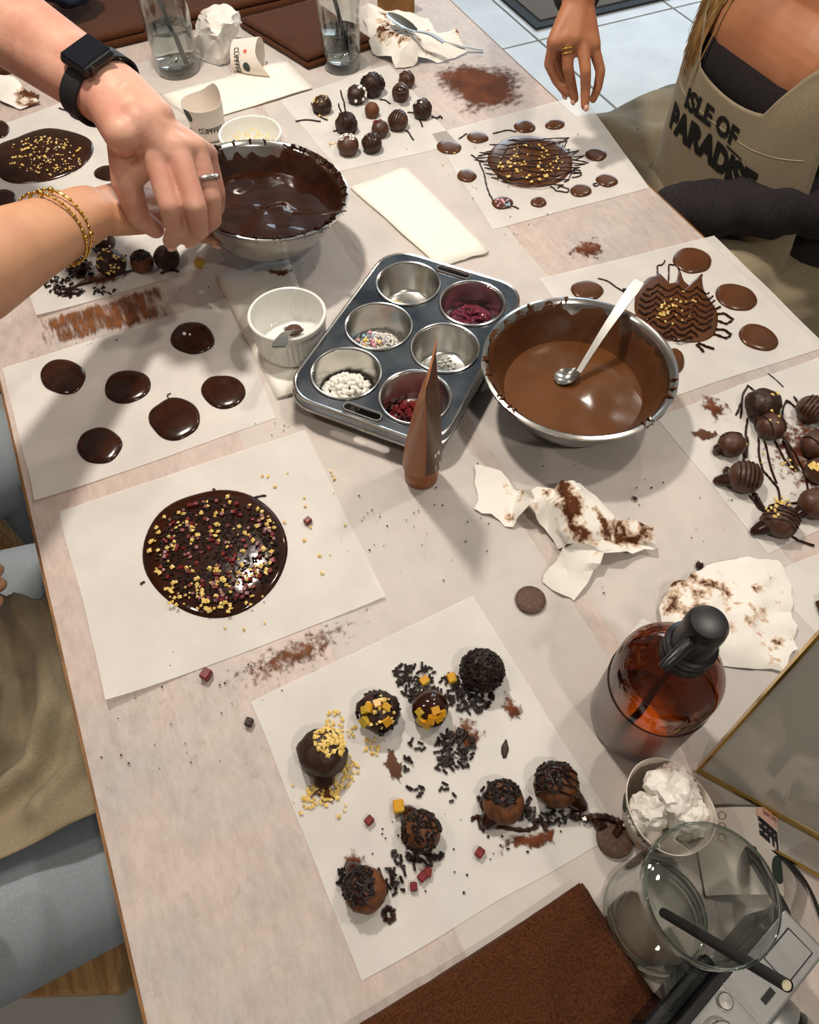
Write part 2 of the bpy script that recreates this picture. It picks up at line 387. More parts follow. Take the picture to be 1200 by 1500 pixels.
wb.box(((wx0 + wx1) / 2, Y1 + .05, wz0 / 2), (wx1 - wx0, .1, wz0)); wb.box(((wx0 + wx1) / 2, Y1 + .05, (wz1 + CEIL) / 2), (wx1 - wx0, .1, CEIL - wz1))
struct('wall_back', wb, M['wall'])
wn = MB()
for x in (wx0 + .03, (wx0 + wx1) / 2, wx1 - .03): wn.box((x, Y1 + .04, (wz0 + wz1) / 2), (.06, .06, wz1 - wz0))
for z in (wz0 + .03, wz1 - .03): wn.box(((wx0 + wx1) / 2, Y1 + .04, z), (wx1 - wx0, .06, .06))
wo = struct('window_1', wn, M['porcelain'])
for k in range(2):
    x0 = wx0 + .06 + k * (wx1 - wx0) / 2
    MB().box((x0 + (wx1 - wx0) / 4 - .045, Y1 + .04, (wz0 + wz1) / 2), ((wx1 - wx0) / 2 - .1, .008, wz1 - wz0 - .12)).build('pane', M['glass'], wo, False)
struct('ceiling', MB().box(((X0 + X1) / 2, (Y0 + Y1) / 2, CEIL + .05), (X1 - X0, Y1 - Y0, .1)), M['ceiling'])
near = ['hanging over the middle of the table', 'hanging over the right side of the table', 'hanging over the near end of the table', 'hanging over the left bench side', 'hanging over the tiled walkway']
for (x, y, z, e), wd in zip(LAMPS, near):
    t = thing('pendant_lamp', 'dark metal pendant lamp ' + wd, 'lamp', (x, y, z), 'pendant lamps over the table')
    MB().tube([(x, y, z + .12), (x, y, CEIL)], .003, 6).build('cord', M['lamp_shade'], t)
    MB().lathe((x, y, z), [(.09, 0), (.085, .03), (.05, .10), (.012, .125), (.0, .127), (.0, .122), (.046, .095), (.081, .028), (.087, 0)], 28).build('shade', M['lamp_shade'], t)
    MB().sphere((x, y, z + .045), .032, 12, 8).build('bulb', M['glow'], t)
    area_light('pendant_light', (x, y, z - .004), e, .11, WARM)

rg = thing('door_mat', 'grey brown doormat with dark border on the tiled floor', 'doormat', (2.15, 2.85, 0))
rx0, rx1, ry0, ry1 = 1.72, 2.33, 2.57, 3.4
MB().box(((rx0 + rx1) / 2, (ry0 + ry1) / 2, .008), (rx1 - rx0 - .08, ry1 - ry0 - .08, .012)).build('pile', M['rug'], rg, False)
MB().box(((rx0 + rx1) / 2, (ry0 + ry1) / 2, .005), (rx1 - rx0, ry1 - ry0, .008)).build('border', M['rug_border'], rg, False)

# ------------------------------------------------------------------ table
TX0, TX1, TY0, TY1 = -.167, .698, -.42, 2.0
tb = thing('table', 'long pale mottled laminate table with thin wooden edge band', 'table', ((TX0 + TX1) / 2, (TY0 + TY1) / 2, 0))
MB().box(((TX0 + TX1) / 2, (TY0 + TY1) / 2, T - .014), (TX1 - TX0 - .005, TY1 - TY0 - .005, .028)).build('tabletop', M['table'], tb, False)
e = MB(); yc, xc = (TY0 + TY1) / 2, (TX0 + TX1) / 2
e.box((TX0 + .00125, yc, T - .0142), (.0025, TY1 - TY0, .0284)); e.box((TX1 - .00125, yc, T - .0142), (.0025, TY1 - TY0, .0284))
e.box((xc, TY0 + .00125, T - .0142), (TX1 - TX0 - .005, .0025, .0284)); e.box((xc, TY1 - .00125, T - .0142), (TX1 - TX0 - .005, .0025, .0284))
e.build('edge_band', M['wood_edge'], tb, False)
for x in (TX0 + .16, TX1 - .16):
    for y in (TY0 + .12, TY1 - .12):
        MB().box((x, y, (T - .028) / 2), (.05, .05, T - .028)).build('leg', M['wood'], tb, False)

# ------------------------------------------------------------------ paper on the table
def sheet(name, corners, z, m, label, group, n=16, curls=(0, 0, 0, 0), seed=0, cat='paper', world=False):
    q = [Vector(c) if world else P(*c) for c in corners]
    if world: q = [Vector((c.x, c.y, T)) for c in q]
    mb = MB(); vs = []; fs = []
    for j in range(n + 1):
        for i in range(n + 1):
            u, v = i / n, j / n
            p = (q[0] * (1 - u) + q[1] * u) * (1 - v) + (q[3] * (1 - u) + q[2] * u) * v
            ww = ((1 - u) * (1 - v), u * (1 - v), u * v, (1 - u) * v)
            zz = z + sum(c * max(0, (wt - .62) / .38) ** 2 for c, wt in zip(curls, ww))
            d = .0016 * mnoise.noise(Vector((u * 3, v * 3, seed)))
            vs.append((p.x + d, p.y + d, T + zz))
    for j in range(n):
        for i in range(n):
            k = j * (n + 1) + i; fs.append((k, k + 1, k + n + 2, k + n + 1))
    mb.add(vs, fs)
    c = sum(q, Vector()) / 4
    o = mb.build(name, m, None, 'all', (c.x, c.y, T + z))
    tag(o, label, cat, group); return o
GS = 'parchment sheets on the table'
sheet('table_runner', [(.05, .0, 0), (.265, .0, 0), (.268, 1.34, 0), (.052, 1.34, 0)], .0003, M['runner'], 'long translucent paper runner under the muffin tin', 'paper runners', world=True)
sheet('table_runner', [(.281, -.03, 0), (.474, -.03, 0), (.477, 1.42, 0), (.283, 1.42, 0)], .0003, M['runner'], 'long translucent paper runner under the milk chocolate bowl', 'paper runners', world=True, seed=3)
SZ = .0009
sheet('parchment_sheet', [(4, 540), (335, 437), (405, 613), (53, 737)], SZ, M['paper'], 'parchment sheet carrying six glossy dark chocolate drops', GS, curls=(0, 0, .0, .004), seed=1)
sheet('parchment_sheet', [(87, 750), (447, 630), (565, 877), (160, 1031)], SZ, M['paper'], 'parchment sheet under the large dark chocolate disc with yellow nuts', GS, curls=(0, 0, .004, .009), seed=2)
sheet('parchment_sheet', [(368, 1029), (693, 873), (907, 1220), (530, 1437)], SZ, M['paper'], 'parchment sheet with eight messy truffles beside the brown cloth', GS, curls=(0, 0, 0, .0), seed=3)
sheet('parchment_sheet', [(25, 385), (285, 300), (330, 383), (56, 466)], SZ, M['paper'], 'parchment sheet with decorated truffles under the bracelet arm', GS, curls=(0, 0, .0, .004), seed=4)
sheet('parchment_sheet', [(-80, 215), (195, 112), (270, 272), (-30, 400)], SZ, M['paper'], 'parchment sheet with nut sprinkled dark disc beneath the watch arm', GS, seed=5)
sheet('parchment_sheet', [(411, 148), (570, 95), (672, 212), (497, 252)], SZ, M['paper'], 'parchment sheet with a dozen small truffles beside the water glass', GS, seed=6)
sheet('parchment_sheet', [(633, 197), (853, 140), (951, 276), (722, 337)], SZ, M['paper'], 'parchment sheet with drizzled milk disc ringed by small drops', GS, seed=7)
sheet('parchment_sheet', [(790, 409), (1046, 346), (1211, 508), (925, 601)], SZ, M['paper'], 'parchment sheet with feathered chocolate disc beside the mixing bowl', GS, seed=8)
sheet('parchment_sheet', [(960, 611), (1215, 518), (1400, 690), (1125, 812)], SZ, M['paper'], 'parchment sheet with drizzled milk truffles and cocoa smears', GS, seed=9)
sheet('parchment_sheet', [(1118, 846), (1290, 770), (1420, 880), (1230, 965)], .0006, M['paper'], 'parchment sheet lying under the sign holder', GS, seed=10)

def napkin(corners, layers, label, seed, group='folded paper napkins', z0=.001):
    rng = random.Random(seed); q = [P(*c) for c in corners]; c = sum(q, Vector()) / 4
    t = thing('paper_napkin', label, 'napkin', (c.x, c.y, T + z0), group)
    for k in range(layers):
        off = Vector((rng.uniform(-.003, .003), rng.uniform(-.003, .003), 0)) if k < layers - 1 else Vector()
        n = 10; vs = []; fs = []
        for s in range(2):
            for j in range(n + 1):
                for i in range(n + 1):
                    u, v = i / n, j / n
                    p = (q[0] * (1 - u) + q[1] * u) * (1 - v) + (q[3] * (1 - u) + q[2] * u) * v + off
                    ed = min(u, 1 - u, v, 1 - v)
                    zz = z0 + k * .0012 + (.0010 if s else 0) + (.0022 * max(0, mnoise.noise(Vector((u * 2.5, v * 2.5, seed)))) * (1 if k == layers - 1 else .5)) + (.002 * (k + 1) if ed < .01 and i > n // 2 else 0) * .4
                    vs.append((p.x + .0025 * mnoise.noise(Vector((v * 4, seed, u))), p.y + .0025 * mnoise.noise(Vector((u * 4, v, seed))), T + zz))
        N = (n + 1) ** 2
        for j in range(n):
            for i in range(n):
                a = j * (n + 1) + i; fs.append((a, a + n + 1, a + n + 2, a + 1)); fs.append((N + a, N + a + 1, N + a + n + 2, N + a + n + 1))
        def strip(idx):
            for a, b in zip(idx[:-1], idx[1:]): fs.append((a, b, N + b, N + a))
        strip([i for i in range(n + 1)]); strip([j * (n + 1) + n for j in range(n + 1)]); strip([n * (n + 1) + i for i in range(n, -1, -1)]); strip([j * (n + 1) for j in range(n, -1, -1)])
        MB().add(vs, fs).build('napkin_layer', M['napkin'], t, 'all')
    return t
napkin([(235, 140), (420, 92), (458, 133), (290, 182)], 2, 'folded cream napkin beside the standing water glass and torn cup', 1)
napkin([(513, 277), (593, 249), (715, 373), (645, 394)], 2, 'folded cream napkin behind the muffin tin', 2)
napkin([(318, 409), (423, 383), (490, 562), (408, 586)], 3, 'stacked cream napkins beneath the ramekin with a spoon', 3)

# ------------------------------------------------------------------ smears and crumbs
def smear(corners, m, label, z=.0014, n=26, shape='ell', cat='cocoa powder', seed=0):
    q = [P(*c) for c in corners]; c = sum(q, Vector()) / 4; vs = []; fs = []; cov = []
    for j in range(n + 1):
        for i in range(n + 1):
            u, v = i / n, j / n
            p = (q[0] * (1 - u) + q[1] * u) * (1 - v) + (q[3] * (1 - u) + q[2] * u) * v
            vs.append((p.x, p.y, T + z))
            if shape == 'ell': k = 1 - math.hypot(u * 2 - 1, v * 2 - 1) * (1 + .35 * mnoise.noise(Vector((u * 4, v * 4, seed))))
            else: k = 5 * min(u, 1 - u, v, 1 - v) * (1 + .5 * mnoise.noise(Vector((u * 5, v * 5, seed))))
            if i in (0, n) or j in (0, n): k = 0
            cov.append(max(0, min(1, k)))
    for j in range(n):
        for i in range(n):
            k = j * (n + 1) + i; fs.append((k, k + 1, k + n + 2, k + n + 1))
    o = MB().add(vs, fs).build('cocoa_smear', m, None, False, (c.x, c.y, T + z))
    a = o.data.attributes.new('cover', 'FLOAT', 'POINT'); a.data.foreach_set('value', cov)
    return tag(o, label, cat, None, 'stuff')
M['cocoa'] = smear_mat('cocoa_powder', (112, 62, 32), (84, 44, 24), 75, .44, .12, .75, (1, 1.6, 1))
M['cocoa_rub'] = smear_mat('rubbed_cocoa', (134, 84, 48), (104, 62, 34), 130, .60, .09, .30, (1, .16, 1))
M['cocoa_thin'] = smear_mat('scattered_cocoa', (120, 66, 38), (86, 44, 26), 95, .56, .07, .42)
M['cocoa_fleck'] = smear_mat('cocoa_flecks', (132, 84, 56), (98, 56, 34), 120, .60, .10, .34)
M['choc_smear'] = smear_mat('smeared_chocolate', (96, 56, 32), (78, 44, 26), 55, .52, .03, .6, rough=.4)
smear([(40, 470), (258, 408), (268, 462), (50, 520)], M['cocoa_rub'], 'rubbed cocoa smear on the table above the six drops', shape='rect', seed=1)
smear([(600, 78), (740, 78), (830, 170), (650, 185)], M['cocoa'], 'brown cocoa powder heap brushed across the paper near the table edge', seed=2)
smear([(228, 1010), (560, 855), (580, 915), (340, 1070)], M['cocoa_fleck'], 'scattered cocoa flecks between the disc sheet and the truffle sheet', z=.0007, seed=3)
smear([(1060, 590), (1240, 560), (1330, 730), (1130, 790)], M['cocoa_thin'], 'cocoa crumbs and smears under the drizzled milk truffles', seed=4)
smear([(1000, 560), (1050, 565), (1095, 630), (1040, 640)], M['cocoa_thin'], 'cocoa smudge at the corner of the drizzled truffle sheet', seed=5)
smear([(995, 620), (1058, 622), (1058, 650), (1010, 655)], M['choc_smear'], 'flat milk chocolate scrape beside the drizzled truffles', z=.0016, seed=6)
smear([(540, 1080), (590, 1075), (605, 1165), (570, 1170)], M['choc_smear'], 'chocolate skid mark below the nut topped truffle', z=.0016, seed=7)
smear([(445, 1130), (520, 1120), (500, 1195), (450, 1200)], M['cocoa_thin'], 'cocoa smudge under the truffle heaped with yellow nuts', z=.0016, seed=8)
smear([(640, 1030), (705, 1030), (735, 1130), (660, 1130)], M['cocoa_thin'], 'cocoa smudge among the spilled dark sprinkles', z=.0016, seed=9)
smear([(715, 1000), (760, 1000), (790, 1085), (735, 1070)], M['cocoa_thin'], 'cocoa smudge trailing from the sprinkle covered truffle', z=.0016, seed=10)
smear([(700, 1225), (840, 1190), (850, 1240), (720, 1270)], M['cocoa_thin'], 'grey brown chocolate scrape below the ganache truffles', z=.0016, seed=11)
smear([(490, 1230), (535, 1235), (550, 1285), (500, 1290)], M['cocoa_thin'], 'cocoa scrape above the shredded topping truffle', z=.0016, seed=12)
smear([(815, 345), (900, 335), (905, 390), (820, 395)], M['cocoa_thin'], 'faint cocoa specks on the bare table', z=.0006, seed=13)
smear([(85, 400), (215, 380), (200, 425), (90, 435)], M['cocoa_thin'], 'chocolate scrapings along the bracelet arm sheet', z=.0016, seed=14)
smear([(10, 125), (80, 130), (60, 165), (20, 155)], M['choc_smear'], 'brown chocolate scrapes on the white paper by the watch arm', z=.0016, seed=15)
smear([(380, 395), (440, 392), (440, 415), (385, 418)], M['cocoa_thin'], 'chocolate crumbs smudged on the napkin under the ramekin', z=.0068, seed=16)

def crumbs(name, label, spots, m, size, seed, z=.0018, cat='crumbs'):
    rng = random.Random(seed); mb = MB()
    for (cx, cy, rx, ry, n) in spots:
        for k in range(n):
            a, r = rng.uniform(0, 6.283), math.sqrt(rng.random())
            x, y = cx + rx * r * math.cos(a), cy + ry * r * math.sin(a)
            s = rng.uniform(*size); mb.crumb(P(x, y, z + s * .3), s, rng, .55)
    o = mb.build(name, m, None, False, sum(mb.v, Vector()) / len(mb.v)); return tag(o, label, cat, None, 'stuff')
def sprinkles(name, label, spots, seed, m='sprinkle', z=.0022, L=(.0035, .0055), r=.0011, cat='sprinkles'):
    rng = random.Random(seed); mb = MB()
    for (cx, cy, rx, ry, n, pile) in spots:
        for k in range(n):
            a, q = rng.uniform(0, 6.283), math.sqrt(rng.random())
            x, y = cx + rx * q * math.cos(a), cy + ry * q * math.sin(a); an = rng.uniform(0, 3.14)
            mb.stick(P(x, y, z + pile * (1 - q) * rng.random()), rng.uniform(*L), r, (math.cos(an), math.sin(an), rng.uniform(-.2, .2)))
    o = mb.build(name, M[m], None, False, sum(mb.v, Vector()) / len(mb.v)); return tag(o, label, cat, None, 'stuff')
crumbs('chocolate_crumbs', 'tiny dark chocolate crumbs scattered over the table and papers', [
    (600, 780, 120, 90, 26), (560, 760, 40, 20, 8), (300, 1000, 120, 60, 16), (250, 1090, 120, 60, 12), (800, 690, 120, 30, 8), (950, 740, 60, 40, 10), (880, 830, 60, 40, 6),
    (640, 250, 80, 40, 12), (720, 290, 50, 60, 12), (420, 400, 60, 20, 14), (280, 440, 60, 30, 10), (1040, 770, 60, 50, 7), (830, 350, 90, 40, 10), (400, 625, 30, 12, 8), (900, 190, 60, 20, 4), (650, 1250, 120, 60, 24), (780, 1220, 70, 30, 14), (120, 490, 60, 15, 12)], M['dark_set'], (.0005, .0014), 5)
crumbs('nut_crumbs', 'tiny yellow nut crumbs scattered around the large dark disc', [(470, 760, 60, 80, 12), (440, 690, 60, 30, 5), (340, 920, 60, 30, 3), (480, 1160, 60, 40, 14), (700, 230, 60, 40, 8), (290, 385, 15, 12, 5)], M['nut'], (.0011, .0026), 6)

# ------------------------------------------------------------------ puddles, drops and drizzles
def ell(cx, cy, rx, ry, rot=0, n=44, amp=.05, seed=0):
    out = []; r0 = math.radians(rot)
    for k in range(n):
        a = 2 * math.pi * k / n; q = 1 + amp * (mnoise.noise(Vector((math.cos(a) * 1.3, math.sin(a) * 1.3, seed * 3.7))) * 1.6)
        x, y = rx * q * math.cos(a), ry * q * math.sin(a)
        out.append((cx + x * math.cos(r0) - y * math.sin(r0), cy + x * math.sin(r0) + y * math.cos(r0)))
    return out
def puddle_mb(outline, z0, h, rings=7, power=5):
    q = [P(x, y, z0) for x, y in outline]; c = sum(q, Vector()) / len(q); n = len(q); vs = []; fs = []
    for k in range(rings):
        t = [1, .985, .95, .88, .74, .5, .25][k] if rings == 7 else 1 - k / rings
        zz = h * (max(0, 1 - t ** power)) ** .5
        for p in q:
            d = c + (p - c) * t; vs.append((d.x, d.y, T + z0 + zz))
    vs.append((c.x, c.y, T + z0 + h))
    for k in range(rings - 1):
        for i in range(n): fs.append((k * n + i, k * n + (i + 1) % n, (k + 1) * n + (i + 1) % n, (k + 1) * n + i))
    for i in range(n): fs.append(((rings - 1) * n + i, (rings - 1) * n + (i + 1) % n, rings * n))
    return MB().add(vs, fs), c
def drop(outline, m, label, group, h=.003, name='chocolate_drop', cat='chocolate'):
    mb, c = puddle_mb(outline, SZ + .0002, h)
    o = mb.build(name, m, None, 'all', (c.x, c.y, T + SZ)); return tag(o, label, cat, group)
def drizzle(paths, m, label, r=.0008, z=.0016, name='chocolate_drizzle', parent=None):
    mb = MB()
    for path in paths:
        pts = []
        for i in range(len(path) - 1):
            for k in range(4):
                t = k / 4; x = path[i][0] * (1 - t) + path[i + 1][0] * t; y = path[i][1] * (1 - t) + path[i + 1][1] * t
                zz = (path[i][2] if len(path[i]) > 2 else z) * (1 - t) + (path[i + 1][2] if len(path[i + 1]) > 2 else z) * t
                pts.append(P(x + .6 * math.sin(i * 3 + k), y + .6 * math.cos(i * 2 + k), zz))
        e = path[-1]; pts.append(P(e[0], e[1], e[2] if len(e) > 2 else z))
        mb.tube(pts, [r * (.7 + .5 * abs(math.sin(i * 1.7))) for i in range(len(pts))], 6)
    if parent:
        o = mb.build(name, m, parent)
        if len(paths) > 1: o['kind'] = 'stuff'
        return o
    o = mb.build(name, m, None, True, sum(mb.v, Vector()) / len(mb.v)); return tag(o, label, 'chocolate', None, 'stuff' if len(paths) > 1 else None)

G6 = 'six dark drops on one sheet'
six = [((92, 552, 33, 26, 0), 'glossy dark chocolate drop nearest the table edge, far corner of its sheet'),
       ((187, 567, 34, 25, -8), 'oval glossy dark chocolate drop in the middle of the six drop sheet'),
       ((282, 496, 32, 24, 4), 'glossy dark chocolate drop topped with a white pearl'),
       ((256, 614, 37, 30, -6), 'largest glossy dark chocolate drop with a thin tail'),
       ((327, 574, 33, 24, 5), 'glossy dark chocolate drop nearest the napkin stack'),
       ((145, 653, 34, 26, -6), 'glossy dark chocolate drop nearest the large nut disc sheet')]
for i, (e_, lb) in enumerate(six):
    o = drop(ell(*e_, seed=i + 1, amp=.06), M['dark'], lb, G6, .0036)
    if i == 2:
        MB().sphere(P(270, 489, .0062), .0022, 10, 8).build('pearl', M['white_bead'], o)
        MB().sphere(P(278, 490, .0058), .0014, 10, 8).build('pearl', M['white_bead'], o)
    if i == 3: drizzle([[(248, 588), (245, 580), (250, 576)]], M['dark'], '', .0007, name='tail', parent=o)
GE = 'drops on the sheet beneath the watch arm'
drop(ell(122, 165, 21, 12, 5, seed=11), M['dark'], 'dark chocolate drop with a short stem below the watch strap', GE, .003)
drop(ell(-1, 190, 15, 13, 0, seed=12), M['dark'], 'dark chocolate drop above the nut sprinkled disc', GE, .003)
drop(ell(6, 291, 18, 14, 0, seed=13), M['dark'], 'dark chocolate drop behind the gold bracelet', GE, .003)
drop(ell(160, 254, 22, 11, 0, seed=14), M['dark'], 'dark chocolate drop half hidden behind the joined hands', GE, .003)
drizzle([[(86, 158), (92, 161), (104, 163)]], M['dark'], 'short dark chocolate stem beside the drop under the watch', .0012)
GG = 'milk drops around the drizzled disc'
for i, (x, y, rx, ry, rot, lb) in enumerate([
    (658, 216, 18, 10, 6, 'milk chocolate drop with nut crumbs, far left of the drizzled disc'), (700, 202, 16, 8, 3, 'milk chocolate drop linked to its neighbour by a drizzle'),
    (769, 186, 16, 9, 5, 'milk chocolate drop behind the drizzled disc, streaked by a thread'), (813, 183, 15, 7, -4, 'milk chocolate drop at the far corner of the drizzled disc sheet'),
    (873, 227, 16, 9, 6, 'knobbly milk chocolate drop nearest the table edge'), (889, 265, 16, 9, 8, 'milk chocolate drop with a small loop of drizzle'),
    (851, 280, 16, 9, 0, 'smooth oval milk chocolate drop below the drizzled disc'), (789, 297, 12, 7, 0, 'smallest round milk chocolate drop on the drizzled disc sheet'),
    (684, 258, 14, 9, 6, 'bare milk chocolate drop beside the folded napkin'), (736, 298, 16, 9, 0, 'milk chocolate drop topped with green and white sprinkles')]):
    o = drop(ell(x, y, rx, ry, rot, seed=20 + i), M['milk'], lb, GG, .0035)
    if i == 9:
        rng = random.Random(4); mb = MB()
        for k in range(22): mb.sphere(P(x + rng.uniform(-11, 12), y + rng.uniform(-6, 4), .005), .0016, 6, 4)
        s_ = mb.build('sprinkle_topping', M['pastel'], o); s_['kind'] = 'stuff'
GH = 'milk drops around the feathered disc'
for i, (x, y, rx, ry, rot, lb) in enumerate([
    (1014, 382, 28, 19, 8, 'smooth milk chocolate drop above the feathered disc, at the sheet corner'), (1079, 436, 31, 19, 18, 'smooth milk chocolate drop beside the feathered disc spikes'),
    (1111, 495, 30, 18, 22, 'shiny milk chocolate drop with wet highlights beside the feathered disc'), (860, 426, 24, 14, 5, 'milk chocolate drop half hidden behind the mixing bowl and spoon'),
    (988, 530, 15, 19, 0, 'milk chocolate drop peeking out beside the mixing bowl rim')]):
    drop(ell(x, y, rx, ry, rot, seed=40 + i), M['milk'], lb, GH, .0035)

def topping(parent, c_px, rx, ry, n, m, size, seed, z, name, kind='crumb', ringmax=.86, skip=0.0):
    rng = random.Random(seed); mb = MB()
    for k in range(n):
        a, q = rng.uniform(0, 6.283), ringmax * math.sqrt(rng.random())
        x, y = c_px[0] + rx * q * math.cos(a), c_px[1] + ry * q * math.sin(a)
        if skip and mnoise.noise(Vector((x * .035, y * .035, seed))) < skip - .3: continue
        s = rng.uniform(*size)
        if kind == 'crumb': mb.crumb(P(x, y, z + s * .3), s, rng)
        elif kind == 'cube':
            R = Matrix.Rotation(rng.uniform(0, 3), 3, 'Z') @ Matrix.Rotation(rng.uniform(-.4, .4), 3, 'X'); mb.box(P(x, y, z + s * .5), (s * 1.5, s * 1.3, s * 1.1), R)
        else:
            an = rng.uniform(0, 3.14); mb.stick(P(x, y, z + .0006), s * 2.6, s * .55, (math.cos(an), math.sin(an), rng.uniform(-.25, .25)))
    o = mb.build(name, m, parent, False); o['kind'] = 'stuff'; return o
# large disc with nuts in front
t = thing('chocolate_disc', 'large round dark chocolate disc strewn with yellow nuts and dark sprinkles', 'chocolate', P(315, 810, SZ), 'decorated chocolate discs')
mb, c = puddle_mb(ell(315, 810, 107, 92, -8, 60, .04, 5), SZ + .0002, .0048); mb.build('base', M['dark_wet'], t, 'all')
topping(t, (317, 812), 102, 88, 270, M['nut'], (.0010, .0034), 1, .0064, 'nut_topping', ringmax=.98, skip=.22)
topping(t, (305, 870), 80, 30, 40, M['nut'], (.0011, .0026), 11, .0062, 'nut_topping')
topping(t, (318, 808), 106, 90, 560, M['sprinkle'], (.0012, .0018), 2, .0058, 'sprinkle_topping', 'stick')
topping(t, (318, 808), 106, 90, 150, M['red'], (.0016, .0026), 3, .0058, 'fruit_topping', 'cube')
drizzle([[(318, 722), (312, 716)], [(372, 728), (390, 726)], [(212, 851), (206, 856)]], M['dark_set'], '', .0012, name='edge_splash', parent=t)
# disc under the watch arm
t = thing('chocolate_disc', 'lemon shaped dark chocolate disc dotted with fine yellow nuts', 'chocolate', P(66, 230, SZ), 'decorated chocolate discs')
ol = [(-14, 236), (-4, 214), (22, 203), (50, 192), (76, 188), (108, 194), (130, 203), (137, 216), (132, 232), (112, 250), (80, 263), (48, 268), (16, 268), (-4, 256)]
def smooth_outline(pts, n=4):
    out = []; m = len(pts)
    for i in range(m):
        p0, p1, p2, p3 = pts[i - 1], pts[i], pts[(i + 1) % m], pts[(i + 2) % m]
        for k in range(n):
            s = k / n; out.append(tuple(.5 * ((2 * p1[j]) + (-p0[j] + p2[j]) * s + (2 * p0[j] - 5 * p1[j] + 4 * p2[j] - p3[j]) * s * s + (-p0[j] + 3 * p1[j] - 3 * p2[j] + p3[j]) * s ** 3) for j in (0, 1)))
    return out
mb, c = puddle_mb(smooth_outline(ol), SZ + .0002, .0045); mb.build('base', M['dark'], t, 'all')
topping(t, (66, 228), 66, 34, 150, M['nut'], (.0009, .0026), 4, .0058, 'nut_topping')
topping(t, (66, 228), 60, 32, 16, M['white_bead'], (.001, .0018), 5, .0058, 'pearl_topping')
# drizzled disc at the far right
t = thing('chocolate_disc', 'milk chocolate disc covered with dark criss-cross drizzle and nuts', 'chocolate', P(777, 237, SZ), 'decorated chocolate discs')
mb, c = puddle_mb(ell(777, 237, 62, 38, 5, 50, .03, 7), SZ + .0002, .005); mb.build('base', M['milk'], t, 'all')
topping(t, (777, 237), 58, 34, 70, M['nut'], (.0014, .0034), 6, .0064, 'nut_topping')
rng = random.Random(8); lines = []
for k in range(11):
    y0 = 205 + k * 6.4; j = lambda q: rng.uniform(-q, q); w_ = 62 * math.sqrt(max(.15, 1 - ((y0 - 237) / 40) ** 2))
    lines.append([(777 - w_ - rng.uniform(4, 22), y0 + j(5)), (777 - w_ * .7, y0 + 2 + j(3), .0058), (765, y0 + j(5), .0072), (790, y0 + 3 + j(4), .0072), (777 + w_ * .72, y0 + j(3), .0058), (777 + w_ + rng.uniform(2, 20), y0 + j(5)), (777 + w_ + 2, y0 + 5 + j(2))])
for k in range(5):
    x0 = 735 + k * 20; lines.append([(x0 + 14 + rng.uniform(-4, 4), 205 + abs(k - 2) * 3, .004), (x0 + 6, 220, .0068), (x0 - 2 + rng.uniform(-5, 5), 245, .0068), (x0 - 6, 266 - abs(k - 2) * 2, .004)])
drizzle(lines, M['dark_set'], '', .0008, name='drizzle', parent=t)
drizzle([[(690, 226), (702, 236), (708, 250), (712, 268), (718, 286), (722, 294)], [(700, 228), (716, 226), (722, 233), (704, 237)], [(672, 203), (684, 196)], [(722, 195), (745, 191), (757, 193)]], M['dark_set'], 'long curling dark drizzle beside the disc ringed by drops', .0011)
drizzle([[(806, 272), (815, 280), (832, 282), (833, 276), (818, 272)], [(836, 249), (850, 250), (852, 257), (838, 260)], [(875, 268), (869, 270), (872, 273), (878, 270)], [(838, 233), (862, 239)], [(742, 299), (760, 306)]], M['dark_set'], 'small dark drizzle loops along the lower side of the ringed disc', .0010)
# feathered disc
t = thing('chocolate_disc', 'feathered milk and dark chocolate disc with spiky drawn tips', 'chocolate', P(1000, 452, SZ), 'decorated chocolate discs')
fo = [(935, 425), (948, 408), (960, 404), (963, 400), (966, 405), (976, 415), (990, 413), (994, 399), (997, 398), (1002, 412), (1018, 424), (1026, 422), (1028, 402), (1031, 424), (1040, 440), (1050, 455), (1052, 470), (1048, 488), (1036, 498), (1016, 502), (985, 500), (955, 490), (932, 462), (930, 440)]
mb, c = puddle_mb(smooth_outline(fo, 3), SZ + .0002, .0042); mb.build('base', M['milk'], t, 'all')
lines = []
for k in range(9):
    y0 = 420 + k * 9
    pts = []
    for j in range(33):
        u = j / 32; x = 936 + u * 114; ph = (u * 4) % 1; dip = -9 * (abs(ph - .5) * 2) ** 1.5 + 3
        pts.append((x - k * 1.2, y0 + dip + u * 8, .0058))
    pts = [q for q in pts if ((q[0] - 992) / 60) ** 2 + ((q[1] - 452) / 48) ** 2 < .98]
    if len(pts) > 2: lines.append(pts)
drizzle(lines, M['dark'], '', .0011, name='feather_line', parent=t)
drizzle([[(963, 402), (963, 390), (970, 388), (974, 382)], [(979, 414), (980, 388), (988, 388)], [(995, 400), (994, 392)], [(1028, 404), (1028, 402)]], M['dark'], '', .0010, name='drawn_tip', parent=t)
drizzle([[(1048, 452), (1056, 450)], [(1048, 460), (1062, 460), (1074, 468), (1064, 474), (1050, 470)], [(1046, 482), (1062, 484), (1071, 490), (1064, 495), (1046, 490)], [(1022, 502), (1034, 508), (1046, 511)], [(1020, 504), (1031, 516)], [(935, 424), (924, 420)], [(930, 429), (912, 424)]], M['dark'], '', .0016, name='edge_splash', parent=t)
topping(t, (985, 450), 42, 30, 30, M['nut'], (.0012, .0028), 9, .0056, 'nut_topping')
topping(t, (974, 458), 12, 12, 7, M['nut'], (.0024, .0036), 19, .0056, 'nut_topping')
drizzle([[(876, 407), (892, 413), (908, 424), (922, 432)]], M['dark_set'], 'thin dark drizzle thread above the mixing bowl spoon', .0009)

